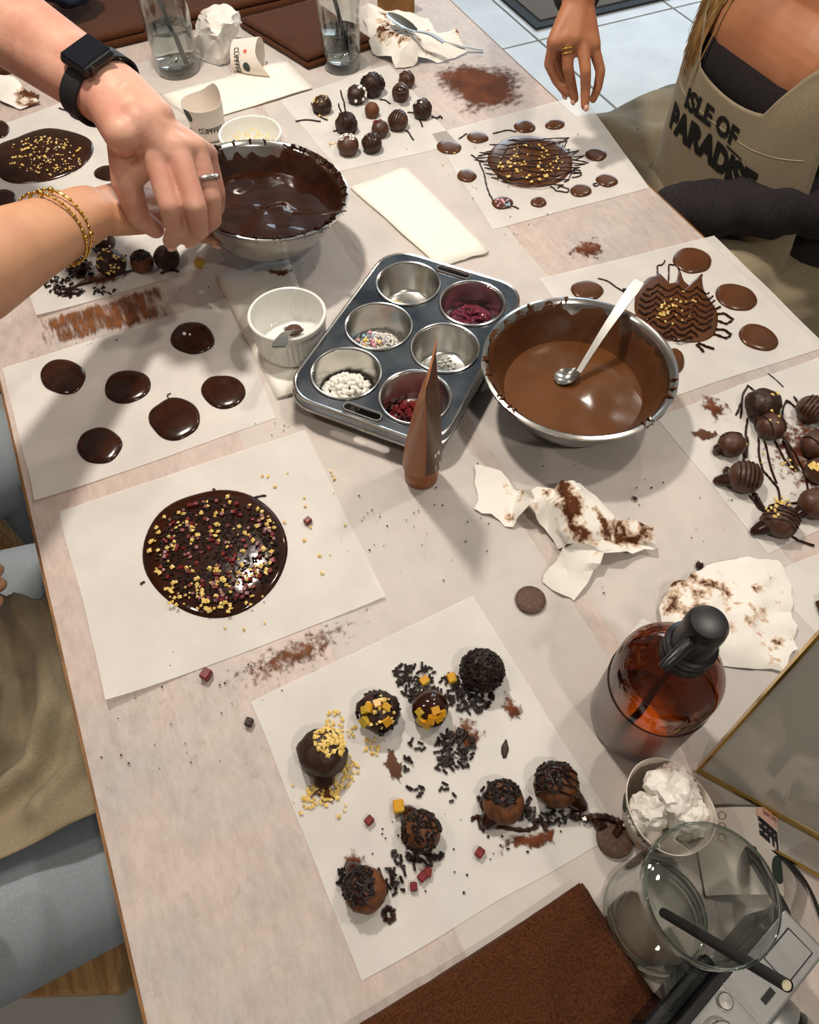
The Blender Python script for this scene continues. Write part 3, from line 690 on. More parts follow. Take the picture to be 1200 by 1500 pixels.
# ------------------------------------------------------------------ truffles
def ico(c, r, seed, amp, sub=3, squash=.9, fr=1.0):
    bm = bmesh.new(); bmesh.ops.create_icosphere(bm, subdivisions=sub, radius=1)
    vs = []; idx = {}
    for i, v in enumerate(bm.verts):
        idx[v] = i; p = v.co.normalized()
        k = 1 + amp * mnoise.noise(p * 2.2 * fr + Vector((seed, 0, 0))) + amp * .5 * mnoise.noise(p * 5 * fr + Vector((0, seed, 0)))
        q = p * r * k; q.z *= squash
        if q.z < -r * .72: q.z = -r * .72
        vs.append(c + q)
    fs = [tuple(idx[v] for v in f.verts) for f in bm.faces]; bm.free()
    return MB().add(vs, fs)
def coat_pieces(c, r, rng, n, kind, size, zmin=-.2, dirv=None, spread=2.0):
    mb = MB()
    for k in range(n):
        for tries in range(30):
            d = Vector((rng.gauss(0, 1), rng.gauss(0, 1), rng.gauss(0, 1))).normalized()
            if d.z < zmin: continue
            if dirv is not None and d.angle(dirv) > spread: continue
            break
        p = c + Vector((d.x, d.y, d.z * .92)) * r * 1.0; s = rng.uniform(*size)
        if kind == 'crumb': mb.crumb(p, s, rng)
        elif kind == 'cube':
            R = d.to_track_quat('Z', 'X').to_matrix() @ Matrix.Rotation(rng.uniform(0, 3), 3, 'Z'); mb.box(p, (s * 1.6, s * 1.4, s), R)
        elif kind == 'ball': mb.sphere(p, s, 8, 6)
        else:
            tdir = d.cross(Vector((rng.gauss(0, 1), rng.gauss(0, 1), rng.gauss(0, 1)))).normalized() + d * rng.uniform(-.1, .45); mb.stick(p, s * 3.2, s * .62, tdir)
    return mb
def truffle(px, py, rpx, label, group, shell='dark_set', seed=1, amp=.12, tops=(), squash=.9, z0=SZ, sub=3, tip=None, stripes=0):
    r = rpx * mpp(px, py, .012); zc = z0 + r * .72
    c = P(px, py, zc); rng = random.Random(seed)
    t = thing('truffle', label, 'truffle', (c.x, c.y, T + z0), group)
    ico(c, r, seed * 1.7, amp, sub, squash).build('body', M[shell], t, 'all')
    for (nm, kind, m, n, size, dv, spread) in tops:
        size = tuple(s * r for s in size)
        if kind == 'cube':
            cr = random.Random(seed + 7)
            for k in range(n):
                mb = coat_pieces(c, r, cr, 1, 'cube', size, .1, Vector(dv).normalized() if dv else None, spread); mb.build(nm, M[m], t, False)
        else:
            o = coat_pieces(c, r, rng, n, kind, size, -.15 if not dv else -.6, Vector(dv).normalized() if dv else None, spread).build(nm, M[m], t, kind == 'ball'); o['kind'] = 'stuff'
    if tip:   # a pulled lump of chocolate at the foot
        a = math.radians(tip[0]); d = Vector((math.cos(a), math.sin(a), 0))
        MB().tube([c + d * r * .7 + Vector((0, 0, -.2 * r)), c + d * r * 1.1 + Vector((0, 0, -.4 * r)), c + d * r * tip[1] + Vector((0, 0, -.55 * r)), c + d * r * (tip[1] + .12) + Vector((0, 0, -.6 * r))], [r * .5, r * .42, r * .24, r * .05], 12, True, .7).build('foot', M['dark'], t)
    if stripes:
        mb = MB()
        for k in range(stripes):
            u = -.5 + k / max(1, stripes - 1) * 1.0; pts = []
            ang = seed * 1.3
            for j in range(13):
                b = -1.25 + j * 2.5 / 12; q = Vector((u, math.sin(b) * math.sqrt(1 - u * u), math.cos(b) * math.sqrt(1 - u * u)))
                q = Matrix.Rotation(ang, 3, 'Z') @ q; kk = 1 + amp * mnoise.noise(q * 2.2 + Vector((seed * 1.7, 0, 0))) + amp * .5 * mnoise.noise(q * 5 + Vector((0, seed * 1.7, 0)))
                p = q * r * 1.01 * kk; p.z = max(p.z * squash, -r * .7); pts.append(c + p)
            mb.tube(pts, r * .055, 6)
        mb.build('stripe', M['dark'], t)
    return t
C = (-.35, -.75, .55)   # leaning towards the viewer
GT = 'messy truffles on the near sheet'
NUTS = lambda n, dv=None, sp=2.0: ('nut_topping', 'crumb', 'nut', n, (.09, .17), dv, sp)
VERM = lambda n, dv=None, sp=2.0: ('sprinkle_topping', 'stick', 'sprinkle', n, (.09, .12), dv, sp)
truffle(472, 1104, 36, 'dark truffle with a heap of yellow nuts on one side', GT, 'dark_set', 1, .16, [NUTS(90, (.55, .15, .8), .75)], tip=(250, 1.15))
truffle(554, 1044, 31, 'rough dark truffle with yellow fruit cubes and nut bits', GT, 'dark_set', 2, .25, [('fruit_cube', 'cube', 'fruit', 6, (.22, .3), (-.2, -.1, 1), .9), NUTS(30, (-.1, -.3, 1), .9), VERM(30)])
truffle(630, 1038, 28, 'smooth shiny dark truffle with green yellow fruit cubes', GT, 'dark_wet', 3, .06, [('fruit_cube', 'cube', 'fruit', 9, (.2, .27), (-.2, -.75, .65), .8)])
truffle(706, 983, 31, 'truffle completely covered in dark chocolate sprinkles', GT, 'sprinkle', 4, .12, [VERM(330)])
truffle(617, 1218, 29, 'oval truffle coated in sprinkles above the red fruit cubes', GT, 'ganache', 5, .12, [VERM(130, (-.1, .1, 1), 1.5)], tip=(95, 1.45))
truffle(535, 1303, 32, 'brown truffle with dark shreds nearest the brown cloth edge', GT, 'ganache', 6, .12, [VERM(110, (-.4, .35, .8), 1.0)], tip=(100, 1.4))
truffle(738, 1176, 31, 'brown ganache truffle crowned with sprinkles inside a drizzle loop', GT, 'ganache', 7, .10, [VERM(110, (.1, .6, .8), .95)], tip=(200, 1.35))
truffle(816, 1150, 33, 'ganache truffle striped with dark drips beside the paper cup', GT, 'ganache', 8, .14, [VERM(90, (-.2, .6, .8), 1.0)], tip=(300, 1.5), stripes=4)
sprinkles('spilled_sprinkles', 'dark chocolate sprinkles spilled among the nut topped truffles', [(612, 1000, 28, 30, 90, .004), (590, 985, 12, 12, 12, .001), (668, 1098, 30, 30, 110, .005), (690, 1020, 34, 24, 90, .005), (650, 1020, 14, 20, 22, .002), (648, 1120, 10, 12, 8, 0), (660, 995, 16, 12, 10, 0)], 1)
sprinkles('spilled_sprinkles', 'dark chocolate sprinkles scattered around the sprinkle coated oval truffle', [(605, 1105, 16, 30, 12, .002), (612, 1155, 14, 10, 8, 0), (625, 1255, 26, 14, 26, .003), (655, 1165, 12, 18, 5, 0), (600, 1265, 14, 10, 6, 0), (570, 1290, 30, 20, 30, .004), (580, 1255, 16, 12, 8, .002), (505, 1285, 12, 16, 10, .002), (800, 1195, 40, 14, 40, .003), (715, 1170, 12, 25, 14, .002), (770, 1185, 14, 14, 14, .003)], 2)
sprinkles('spilled_sprinkles', 'black sprinkle heap beside the bracelet on the far sheet', [(85, 415, 22, 10, 40, .004), (118, 395, 22, 14, 50, .006), (100, 428, 28, 7, 40, .003), (150, 425, 20, 6, 14, .001)], 3)
crumbs('nut_pile', 'pale yellow chopped nuts spilled beside the nut heaped truffle', [(500, 1130, 26, 26, 70), (470, 1165, 26, 16, 40), (490, 1060, 14, 20, 30), (515, 1070, 8, 10, 8), (545, 1095, 12, 14, 14), (455, 1180, 12, 8, 8)], M['nut'], (.0012, .0026), 9)
drizzle([[(700, 1165), (708, 1185), (716, 1205), (706, 1217), (712, 1210), (735, 1212), (770, 1216), (786, 1212), (780, 1195), (770, 1180), (778, 1168)], [(786, 1200), (796, 1205), (800, 1217)], [(690, 1199), (702, 1196), (705, 1214)]], M['dark'], 'dark chocolate drizzle loop around the crowned ganache truffle', .0017)
drizzle([[(566, 1350), (562, 1338), (568, 1330), (576, 1333), (577, 1346), (568, 1351)]], M['dark'], 'shiny ring of dark chocolate beside the shredded truffle', .0020)
drop(ell(740, 1098, 5, 14, 5, seed=61, amp=.2), M['dark_set'], 'single pointed dark chocolate flake on the near truffle sheet', None, .002, 'chocolate_flake')
drop(ell(843, 1195, 9, 9, 0, seed=62, amp=.1), M['dark'], 'round glossy dark blob at the foot of the striped ganache truffle', None, .004, 'chocolate_blob')
def cube(px, py, s, m, label, group, seed):
    rng = random.Random(seed); R = Matrix.Rotation(rng.uniform(0, 1.5), 3, 'Z'); c = P(px, py, SZ + s * .5)
    o = MB().box(c, (s * 1.15, s, s), R).build('fruit_cube', M[m], None, False, c)
    b = o.modifiers.new('soft', 'BEVEL'); b.width = s * .12; b.segments = 1
    return tag(o, label, 'fruit', group)
GC = 'loose fruit cubes'
for i, (x, y, s, m, lb) in enumerate([(584, 1182, .0085, 'fruit', 'single orange yellow fruit cube above the coated oval truffle'), (622, 998, .007, 'fruit', 'yellow fruit cube lying in the sprinkle spill'), (662, 994, .0075, 'fruit', 'upright yellow fruit piece between two truffles'),
    (541, 1202, .0058, 'red', 'lone dark red fruit cube below the nut truffles'), (619, 1284, .006, 'red', 'red fruit cube beside a sprinkle near the coated truffle'), (627, 1278, .0055, 'red', 'lighter red fruit cube leaning on another'), (606, 1299, .0052, 'red', 'red fruit cube beside the shredded truffle crumbs'), (703, 1249, .006, 'red', 'red fruit cube below the drizzle loop'),
    (451, 763, .006, 'red', 'red fruit cube beside the large nut disc'), (302, 988, .008, 'red', 'dark red fruit cube under the lifted edge of the disc sheet'), (365, 1058, .006, 'dark_set', 'dark cube beside the corner of the near truffle sheet')]):
    cube(x, y, s, m, lb, GC, i)

GR = 'drizzled milk truffles'
STR = dict(shell='milk_set')
truffle(1118, 592, 25, 'dark coated truffle touching a milk truffle at the sheet top', GR, 'dark_set', 11, .14, [NUTS(5, (0, -.3, 1), .8)], tip=(230, 1.5))
truffle(1130, 625, 21, 'milk truffle with two dark stripes in front of a dark one', GR, 'milk_set', 12, .06, [NUTS(3, (0, 0, 1), .5)], stripes=2)
truffle(1072, 651, 20, 'plain milk truffle with nuts on one half', GR, 'milk_set', 13, .05, [NUTS(10, (.9, -.2, .4), .6)], tip=(170, 1.2), stripes=1)
truffle(1092, 699, 25, 'striped milk truffle with a long dark foot', GR, 'milk_set', 14, .06, [], tip=(150, 1.55), stripes=5)
truffle(1143, 763, 26, 'lumpy striped truffle with nut crumbs and trailing feet', GR, 'milk_set', 15, .16, [NUTS(9, (-.3, .6, .6), .8)], tip=(170, 1.5), stripes=5)
truffle(1190, 600, 22, 'striped milk truffle at the far end of the smeared sheet', GR, 'milk_set', 16, .07, [NUTS(2)], stripes=5)
truffle(1196, 652, 22, 'dark sided milk truffle half out of view on the smeared sheet', GR, 'milk_set', 17, .08, [], stripes=2)
truffle(1200, 690, 20, 'small milk truffle with a yellow nut chunk on top', GR, 'milk_set', 18, .07, [('nut_chunk', 'cube', 'nut', 2, (.3, .36), (-.5, .3, .8), .5)])
truffle(1194, 738, 24, 'pear shaped milk truffle joined to a dark drizzle thread', GR, 'milk_set', 19, .07, [], tip=(180, 1.4))
drizzle([[(1095, 612), (1093, 630), (1094, 650), (1090, 672), (1082, 690)], [(1111, 640), (1112, 665), (1118, 690), (1128, 700), (1140, 715), (1143, 735)], [(1120, 645), (1128, 680), (1138, 708)], [(1147, 640), (1165, 665), (1178, 690), (1184, 718)], [(1135, 645), (1150, 675), (1165, 690)], [(1145, 620), (1147, 600), (1152, 588), (1157, 590)], [(1152, 585), (1168, 600), (1178, 612)], [(1163, 580), (1174, 600)], [(1085, 612), (1088, 580), (1096, 565), (1105, 572)], [(1078, 608), (1086, 590)], [(1098, 725), (1112, 745), (1122, 750)], [(1150, 780), (1170, 792), (1193, 799)], [(1143, 738), (1172, 737)]], M['dark'], 'dark drizzle threads running between the milk truffles', .0012)
drizzle([[(1104, 722), (1112, 736), (1120, 748)], [(1148, 645), (1158, 668), (1168, 690)], [(1094, 640), (1092, 670)], [(1076, 700), (1062, 692), (1066, 686)]], M['dark'], 'thick dark drips beside the striped truffle with the long foot', .0026)
drizzle([[(1125, 546), (1148, 567)]], M['dark_set'], 'single straight dark thread on the corner of the smeared sheet', .0006)
crumbs('nut_crumbs', 'yellow nut crumbs between the drizzled milk truffles', [(1130, 670, 30, 15, 4), (1160, 685, 20, 10, 3), (1143, 735, 16, 8, 12), (1188, 722, 8, 6, 4)], M['nut'], (.0014, .003), 16)

GF = 'small truffles on the far sheet'
BEAD = ('pearl_topping', 'ball', 'white_bead', 12, (.16, .22), None, 2.0)
far = [(472, 154, 14, 'small truffle with yellow nut crown on the far sheet', 'dark_set', [NUTS(26, (-.1, .1, 1), .9)], .15, None),
       (522, 139, 14, 'small truffle studded with white pearls', 'dark_set', [BEAD], .08, None),
       (546, 125, 17, 'lumpy truffle bristling with dark sprinkles on the far sheet', 'dark_set', [VERM(70)], .2, None),
       (596, 117, 12, 'dark striped truffle furthest back on the far sheet', 'milk_set', [], .08, 3),
       (587, 136, 13, 'tall smooth truffle with a dark cap', 'milk_set', [], .05, None),
       (545, 162, 11, 'plain pointed cocoa dusted truffle in the middle', 'ganache', [], .05, None),
       (508, 181, 16, 'rough dark truffle with two upright chocolate spikes', 'dark_set', [], .22, None),
       (583, 177, 15, 'round truffle with fine dark stripes and side thread', 'milk_set', [], .06, 5),
       (619, 161, 14, 'pointed truffle with a white speck near the cocoa heap', 'dark_set', [('pearl_topping', 'ball', 'white_bead', 3, (.16, .2), (-.2, .2, 1), .5)], .1, 2),
       (557, 189, 13, 'truffle topped with purple rose petals', 'milk_set', [('petal_topping', 'crumb', 'rose', 10, (.2, .3), (-.2, .4, 1), .5)], .07, None),
       (545, 210, 15, 'dark striped truffle with a soft dark foot', 'dark_set', [], .1, 4),
       (510, 213, 16, 'truffle capped with white sugar sprinkles', 'milk_set', [('sugar_topping', 'ball', 'white_bead', 40, (.08, .1), (0, .1, 1), .8)], .06, None)]
for i, (x, y, r, lb, sh, tops, amp, st) in enumerate(far):
    t = truffle(x, y, r, lb, GF, sh, 31 + i, amp, tops, squash=1.08 if i in (4, 5, 8) else .95, stripes=st or 0)
    if i == 6: drizzle([[(502, 170, .026), (498, 160, .040), (496, 152, .052)], [(506, 170, .026), (504, 150, .052), (499, 133, .078)]], M['dark_set'], '', .0012, name='spike', parent=t)
    if i == 4:
        c = P(587, 131, .024); MB().sphere(c, .0085, 12, 6, (1, 1, .6)).build('cap', M['dark'], t)
drizzle([[(433, 177), (450, 176), (470, 178)], [(597, 164), (606, 166), (614, 172)], [(615, 176), (619, 186)], [(632, 170), (640, 174), (645, 170), (648, 173)], [(594, 190), (600, 196), (606, 205)], [(488, 192), (500, 190), (520, 195)], [(456, 150), (460, 164), (470, 172), (480, 176)], [(556, 145), (566, 148), (572, 152)]], M['dark_set'], 'dark drizzle tails around the small far truffles', .0012)
crumbs('nut_crumbs', 'yellow nut crumb spill beside the sugar capped truffle', [(488, 212, 7, 4, 6), (470, 168, 12, 5, 5)], M['nut'], (.0014, .003), 26)

GD = 'truffles under the bracelet arm'
truffle(163, 385, 21, 'dark truffle covered in large yellow nut chips beside the bracelet', GD, 'dark_set', 51, .12, [NUTS(40)])
truffle(208, 384, 17, 'square cocoa truffle with a black sprinkle cap', GD, 'ganache', 52, .1, [VERM(80, (0, .2, 1), .9)])
truffle(244, 377, 19, 'smooth round dark truffle just below the pinching fingers', GD, 'dark_set', 53, .07, [])
truffle(112, 388, 16, 'dark glossy truffle behind the gold bracelet', GD, 'dark', 54, .25, [VERM(30)])
truffle(148, 352, 20, 'dark truffle with white specks hidden below the wrist', GD, 'dark_set', 55, .15, [('pearl_topping', 'ball', 'white_bead', 26, (.06, .09), None, 2.0)])
drizzle([[(90, 432), (110, 420), (140, 412), (170, 402), (200, 396)], [(80, 428), (95, 434), (120, 428)], [(150, 372), (185, 375)], [(235, 400), (250, 396), (262, 398)]], M['dark'], 'dark wet drizzle streaks on the bracelet arm sheet', .0016)
drop(ell(253, 388, 6, 5, 0, seed=71), M['dark_set'], 'small grey brown blob beside the smooth dark truffle', None, .003, 'chocolate_blob')
cube(292, 385, .009, 'fruit', 'orange fruit bit at the edge of the bracelet arm sheet', GC, 40)

# chocolate buttons
def button(px, py, r, label, seed):
    c = P(px, py, SZ)
    o = MB().lathe(c, [(0, .0), (r * .96, .0), (r, .001), (r, .0028), (r * .94, .0036), (r * .6, .0042), (0, .0045)], 36).build('chocolate_button', M['button'], None, True, c)
    return tag(o, label, 'chocolate', 'plain chocolate buttons')
M['button'] = mat('bloomed_chocolate', (84, 60, 48), .6, rgb2=(108, 84, 70), scale=300, detail=8, lo=.5, hi=.72, bump=.2, bscale=300)
button(777, 880, .0138, 'plain flat chocolate button lying by the crumpled tissue', 1)
button(900, 1229, .0140, 'chocolate button half dipped in melted chocolate beside the paper cup', 2)
drizzle([[(853, 1200), (870, 1197), (888, 1197), (905, 1202), (915, 1210)], [(870, 1200), (878, 1212), (886, 1206)], [(905, 1202), (908, 1216), (900, 1224)]], M['dark'], 'glossy melted chocolate trail on the half dipped button', .0028, .0052)
crumbs('chocolate_chip', 'two round dark chips near the crumpled tissue and bowl', [(932, 730, 1, 1, 1), (1026, 828, 4, 2, 4)], M['dark_set'], (.003, .004), 17)

# ------------------------------------------------------------------ muffin tin
cups_px = [(599, 416), (552, 477), (507, 550), (692, 445), (651, 510), (609, 580)]
ZT = .036
cupc = [P(x, y, ZT) for x, y in cups_px]
tc_ = sum(cupc, Vector()) / 6
ax = (cupc[0] + cupc[3] - cupc[2] - cupc[5]); ax.z = 0; ax.normalize(); ay = Vector((-ax.y, ax.x, 0))   # long axis, short axis
pitch = ((cupc[0] - cupc[2]).length + (cupc[3] - cupc[5]).length) / 4; pitch_y = sum((cupc[i] - cupc[i + 3]).length for i in range(3)) / 3
def tl(u, v, z): return tc_ + ax * u + ay * v + Vector((0, 0, T + z - tc_.z))
tin = thing('muffin_tin', 'dark metal six cup muffin tin filled with toppings', 'muffin tin', (tc_.x, tc_.y, T))
HL, HW, CR, RC = .1275, .0875, .034, .0360
def rrect(hl, hw, r, n=8):
    out = []
    for (sx, sy, a0) in ((1, 1, 0), (-1, 1, 90), (-1, -1, 180), (1, -1, 270)):
        for k in range(n + 1):
            a = math.radians(a0 + 90 * k / n); out.append((sx * (hl - r) + r * math.cos(a), sy * (hw - r) + r * math.sin(a)))
    return out
bm = bmesh.new(); edges = []
def loop(pts, z):
    vs = [bm.verts.new(tl(u, v, z) - Vector((tc_.x, tc_.y, T))) for u, v in pts]
    return [bm.edges.new((vs[i], vs[(i + 1) % len(vs)])) for i in range(len(vs))]
edges += loop(rrect(HL, HW, CR), ZT)
cc = [((1 - i) * pitch, s * pitch_y / 2) for s in (1, -1) for i in range(3)]
for (u, v) in cc: edges += loop([(u + RC * math.cos(2 * math.pi * k / 40), v + RC * math.sin(2 * math.pi * k / 40)) for k in range(40)], ZT)
slots = [(HL - .0095, 0), (-HL + .0095, 0)]
def slot(u, v, a=.0045, b=.0205, n=6):
    out = []
    for k in range(n + 1): an = math.pi * k / n; out.append((u + a * math.cos(an), v + (b - a) + a * math.sin(an)))
    for k in range(n + 1): an = math.pi + math.pi * k / n; out.append((u + a * math.cos(an), v - (b - a) + a * math.sin(an)))
    return out
for (u, v) in slots: edges += loop(slot(u, v), ZT)
bmesh.ops.triangle_fill(bm, use_beauty=True, use_dissolve=False, edges=edges)
me = bpy.data.meshes.new('plate'); bm.to_mesh(me); bm.free(); me.materials.append(M['tin'])
o = bpy.data.objects.new('plate', me); COL.objects.link(o); o.parent = tin
rim = MB(); rr = rrect(HL, HW, CR)
rim.tube([tl(u, v, ZT - .0015) for u, v in rr + rr[:1]], .0022, 8, False)
o = rim.build('rolled_rim', M['steel'], tin)
sk = MB(); n = len(rr); vs = []
for (dz, gr) in ((0, 0), (-.006, .0015), (-.011, .0018)):
    for u, v in rr: vs.append(tl(u * (1 + gr / HL), v * (1 + gr / HW), ZT + dz))
sk.add(vs, [(k * n + i, k * n + (i + 1) % n, (k + 1) * n + (i + 1) % n, (k + 1) * n + i) for k in range(2) for i in range(n)]); sk.build('skirt', M['tin'], tin)
sk2 = MB().tube([tl(u * (1 + .0018 / HL), v * (1 + .0018 / HW), ZT - .0125) for u, v in rr + rr[:1]], .0018, 8, False); sk2.build('lower_rim', M['steel'], tin)
for (u, v) in slots:
    q = slot(u, v, .0052, .0212); MB().tube([tl(a, b, ZT + .0006) for a, b in q + q[:1]], .0013, 6, False).build('handle_slot', M['steel'], tin)
for (u, v) in cc:
    c = tl(u, v, 0)
    cu = MB().lathe(c, [(RC + .0004, ZT + .0006), (RC - .001, ZT), (.0335, .026), (.0285, .006), (.0265, .003), (.024, .0018), (0, .0018)], 40).build('cup', M['tin_cup'], tin)
    MB().ring(c + Vector((0, 0, ZT + .0008)), RC + .0006, .0016, 44, 8).build('cup_rim', M['steel'], cu)
def cup_pos(i): return tl(cc[i][0], cc[i][1], .0022)
def fill(i, name, label, m, n, size, kind, rr_, off=(0, 0), heap=.006, seed=0, cat='topping'):
    base_z = {1: .004, 2: .005, 3: .004, 5: .002}.get(i, 0)
    rng = random.Random(seed); c = cup_pos(i) + Vector((off[0], off[1], 0)); mb = MB()
    for k in range(n):
        a, q = rng.uniform(0, 6.283), math.sqrt(rng.random()); s = rng.uniform(*size)
        p = c + Vector((math.cos(a) * q * rr_, math.sin(a) * q * rr_, base_z + s * .8 + heap * (1 - q * q) * rng.random()))
        if kind == 'ball': mb.sphere(p, s, 8, 6)
        elif kind == 'cube': mb.box(p, (s * 2, s * 1.7, s * 1.6), Matrix.Rotation(rng.uniform(0, 3), 3, 'Z') @ Matrix.Rotation(rng.uniform(0, 1), 3, 'X'))
        elif kind == 'petal':
            mb.crumb(p, s, rng, .18)
        else: mb.crumb(p, s, rng)
    o = mb.build(name, M[m], None, kind == 'ball', c); return tag(o, label, cat, None, 'stuff')
# cup order: 0 far left, 1 middle left, 2 near left, 3 far right, 4 middle right, 5 near right
fill(0, 'chopped_nuts', 'last yellow nut crumbs in an almost empty tin cup', 'nut', 40, (.0009, .0024), 'crumb', .011, (-.015, .004), .005, 1)
fill(1, 'sugar_sprinkles', 'white and pastel sugar sprinkles in the middle tin cup', 'white_bead', 420, (.0009, .0013), 'ball', .0245, (-.001, -.004), .013, 2)
fill(1, 'sugar_pearls', 'pink blue and orange sugar pearls on the white sprinkles', 'pastel', 26, (.0018, .0028), 'ball', .019, (-.006, .004), .015, 3)
fill(1, 'sugar_pearls', 'orange sugar pearls among the white sprinkles', 'nut', 16, (.0016, .0026), 'ball', .016, (-.011, -.002), .015, 13)
fill(2, 'white_beads', 'white candy beads filling a tin cup', 'white_bead', 230, (.0026, .0034), 'ball', .0260, (-.001, -.002), .013, 4)
fill(3, 'rose_petals', 'dried dark red rose petals in a tin cup', 'rose', 420, (.0022, .0044), 'petal', .0265, (0, -.001), .016, 5)
fill(4, 'sugar_crumbs', 'few white coconut crumbs in an almost empty tin cup', 'white_bead', 40, (.0006, .0018), 'crumb', .014, (.004, .008), .001, 6)
fill(5, 'red_fruit_cubes', 'dried red fruit cubes in a tin cup behind the tube', 'red', 100, (.0018, .0030), 'cube', .021, (-.004, .003), .010, 7)

# ------------------------------------------------------------------ mixing bowls
BH = .064
BPROF = [(.0, 0), (.048, 0), (.053, .0015), (.066, .013), (.0785, .032), (.0870, .050), (.0895, .0585), (.0915, .0615), (.0955, .0640), (.0985, .0632), (.0990, .0612), (.0965, .0600), (.0925, .0590), (.0902, .0560), (.0874, .0478), (.0792, .0305), (.067, .0115), (.054, .0002), (.049, -.0013), (0, -.0013)]
def bowl_r(z):
    pts = [(0, .048), (.0015, .053), (.013, .066), (.032, .0785), (.050, .0870), (.0585, .0895)]
    for (z0, r0), (z1, r1) in zip(pts[:-1], pts[1:]):
        if z <= z1: return r0 + (r1 - r0) * (z - z0) / (z1 - z0)
    return .0895
def coating(c, mtx, top_fn, n=160, inset=.0010):
    """chocolate clinging to the inside wall up to an uneven line"""
    vs = []; fs = []; m = 12
    for i in range(n):
        a = 2 * math.pi * i / n; zt = top_fn(a)
        for k in range(m):
            z = .004 + (zt - .004) * k / (m - 1); q = Vector((math.cos(a), math.sin(a), 0)) * (bowl_r(min(z, .0585)) - inset * (1 + .6 * mnoise.noise(Vector((a * 2, z * 60, 3)))) * (1 if k < m - 1 else 0)); q.z = z
            if z > .0585:
                t = (z - .0585) / .010; q = Vector((math.cos(a), math.sin(a), 0)) * (.0889 + .0075 * min(1, t)); q.z = .0582 + .0068 * math.sin(min(1, t) * math.pi / 2)
            vs.append(c + mtx @ q)
    for i in range(n):
        j = (i + 1) % n
        for k in range(m - 1): fs.append((i * m + k, j * m + k, j * m + k + 1, i * m + k + 1))
    return MB().add(vs, fs)
I3 = Matrix.Identity(3)
bc = P(849, 533, BH); bc.z = T + .0018
bw = thing('mixing_bowl', 'steel mixing bowl of melted milk chocolate on the table', 'bowl', bc, 'steel mixing bowls')
MB().lathe(bc, BPROF, 72).build('shell', M['steel'], bw)
coating(bc, I3, lambda a: .052 + .014 * mnoise.noise(Vector((math.cos(a) * 2.2, math.sin(a) * 2.2, 1))) + .012 * mnoise.noise(Vector((math.cos(a) * 7, math.sin(a) * 7, 4))) + (.009 if 1.2 < a < 3.0 else 0)).build('chocolate_coating', M['milk'], bw)
def liquid(c, mtx, z, amp, seed, m, parent, nm='melted_chocolate', lvl=None):
    vs = []; fs = []; n = 56; rings = 12; R = bowl_r(z) - .0008
    for k in range(rings + 1):
        for i in range(n):
            a = 2 * math.pi * i / n; r = R * k / rings; q = Vector((r * math.cos(a), r * math.sin(a), z))
            q.z += amp * mnoise.noise(Vector((q.x * 38, q.y * 38, seed))) * (1 - (k / rings) ** 4) + (lvl(q) if lvl else 0)
            vs.append(c + mtx @ q)
    for k in range(rings):
        for i in range(n): fs.append((k * n + i, (k + 1) * n + i, (k + 1) * n + (i + 1) % n, k * n + (i + 1) % n))
    return MB().add(vs, fs).build(nm, m, parent, 'all')
M['milk_wet'] = mat('melted_milk_chocolate', (104, 65, 34), .14, rgb2=(92, 56, 28), scale=16, bump=.10, bscale=30, spec=.5)
liquid(bc, I3, .024, .0015, 2, M['milk_wet'], bw)
def on_bowl(c, mtx, rng, n, m, parent, name, a0=0, a1=6.283):
    for k in range(n):
        a = rng.uniform(a0, a1); pts = []
        for j in range(6):
            t = j / 5; r = .0905 + .0085 * t; z = .0605 + .0045 * math.sin(t * math.pi) - (.001 if t > .9 else 0)
            b = a + .03 * t * rng.uniform(-1, 1); pts.append(c + mtx @ Vector((r * math.cos(b), r * math.sin(b), z)))
        MB().tube(pts, [.0006, .0013, .0016, .0014, .001, .0005], 6).build(name, m, parent)
on_bowl(bc, I3, random.Random(3), 9, M['milk'], bw, 'rim_drip', 1.0, 3.6); on_bowl(bc, I3, random.Random(5), 5, M['milk'], bw, 'rim_drip', 4.6, 6.2)

def spoon_mb(tip, neck, end, wbowl, whandle, up=Vector((0, 0, 1))):
    """bowl of the spoon from tip to neck, then a flat handle to the end"""
    d = (neck - tip); L = d.length; d.normalize(); sd = d.cross(up).normalized(); nr = sd.cross(d).normalized()
    n, m = 12, 8; bowl = MB(); vs = []; fs = []
    for layer in (0, .0012):
        for i in range(n + 1):
            t = i / n; wv = wbowl * math.sqrt(max(0.0, 1 - (2 * t - 1) ** 2)) * (1 - .18 * t) + (.0016 if t > .9 else 0.0004)
            for k in range(m + 1):
                u = -1 + 2 * k / m; vs.append(tip + d * (L * t) + sd * (wv * u) + nr * (-wbowl * .42 * (1 - u * u) * math.sin(math.pi * min(1, max(0, t))) - layer))
    N = (n + 1) * (m + 1)
    for i in range(n):
        for k in range(m):
            a = i * (m + 1) + k; fs.append((a, a + 1, a + m + 2, a + m + 1)); fs.append((N + a, N + a + m + 1, N + a + m + 2, N + a + 1))
    bowl.add(vs, fs)
    hd = MB(); hv = []; hf = []; K = 10; h = end - neck; hs = h.cross(up).normalized(); hn = hs.cross(h).normalized()
    for i in range(K + 1):
        t = i / K; wv = whandle * (.42 + .58 * t ** 1.3) * (1 if t < .96 else .8); c = neck + h * t + nr * (.004 * math.sin(math.pi * t))
        for (u, v) in ((-1, .0008), (1, .0008), (1, -.0008), (-1, -.0008)): hv.append(c + hs * wv * u + hn * v)
    for i in range(K):
        for k in range(4): hf.append((i * 4 + k, i * 4 + (k + 1) % 4, (i + 1) * 4 + (k + 1) % 4, (i + 1) * 4 + k))
    hf += [(3, 2, 1, 0), tuple(K * 4 + k for k in range(4))]
    hd.add(hv, hf); return bowl, hd
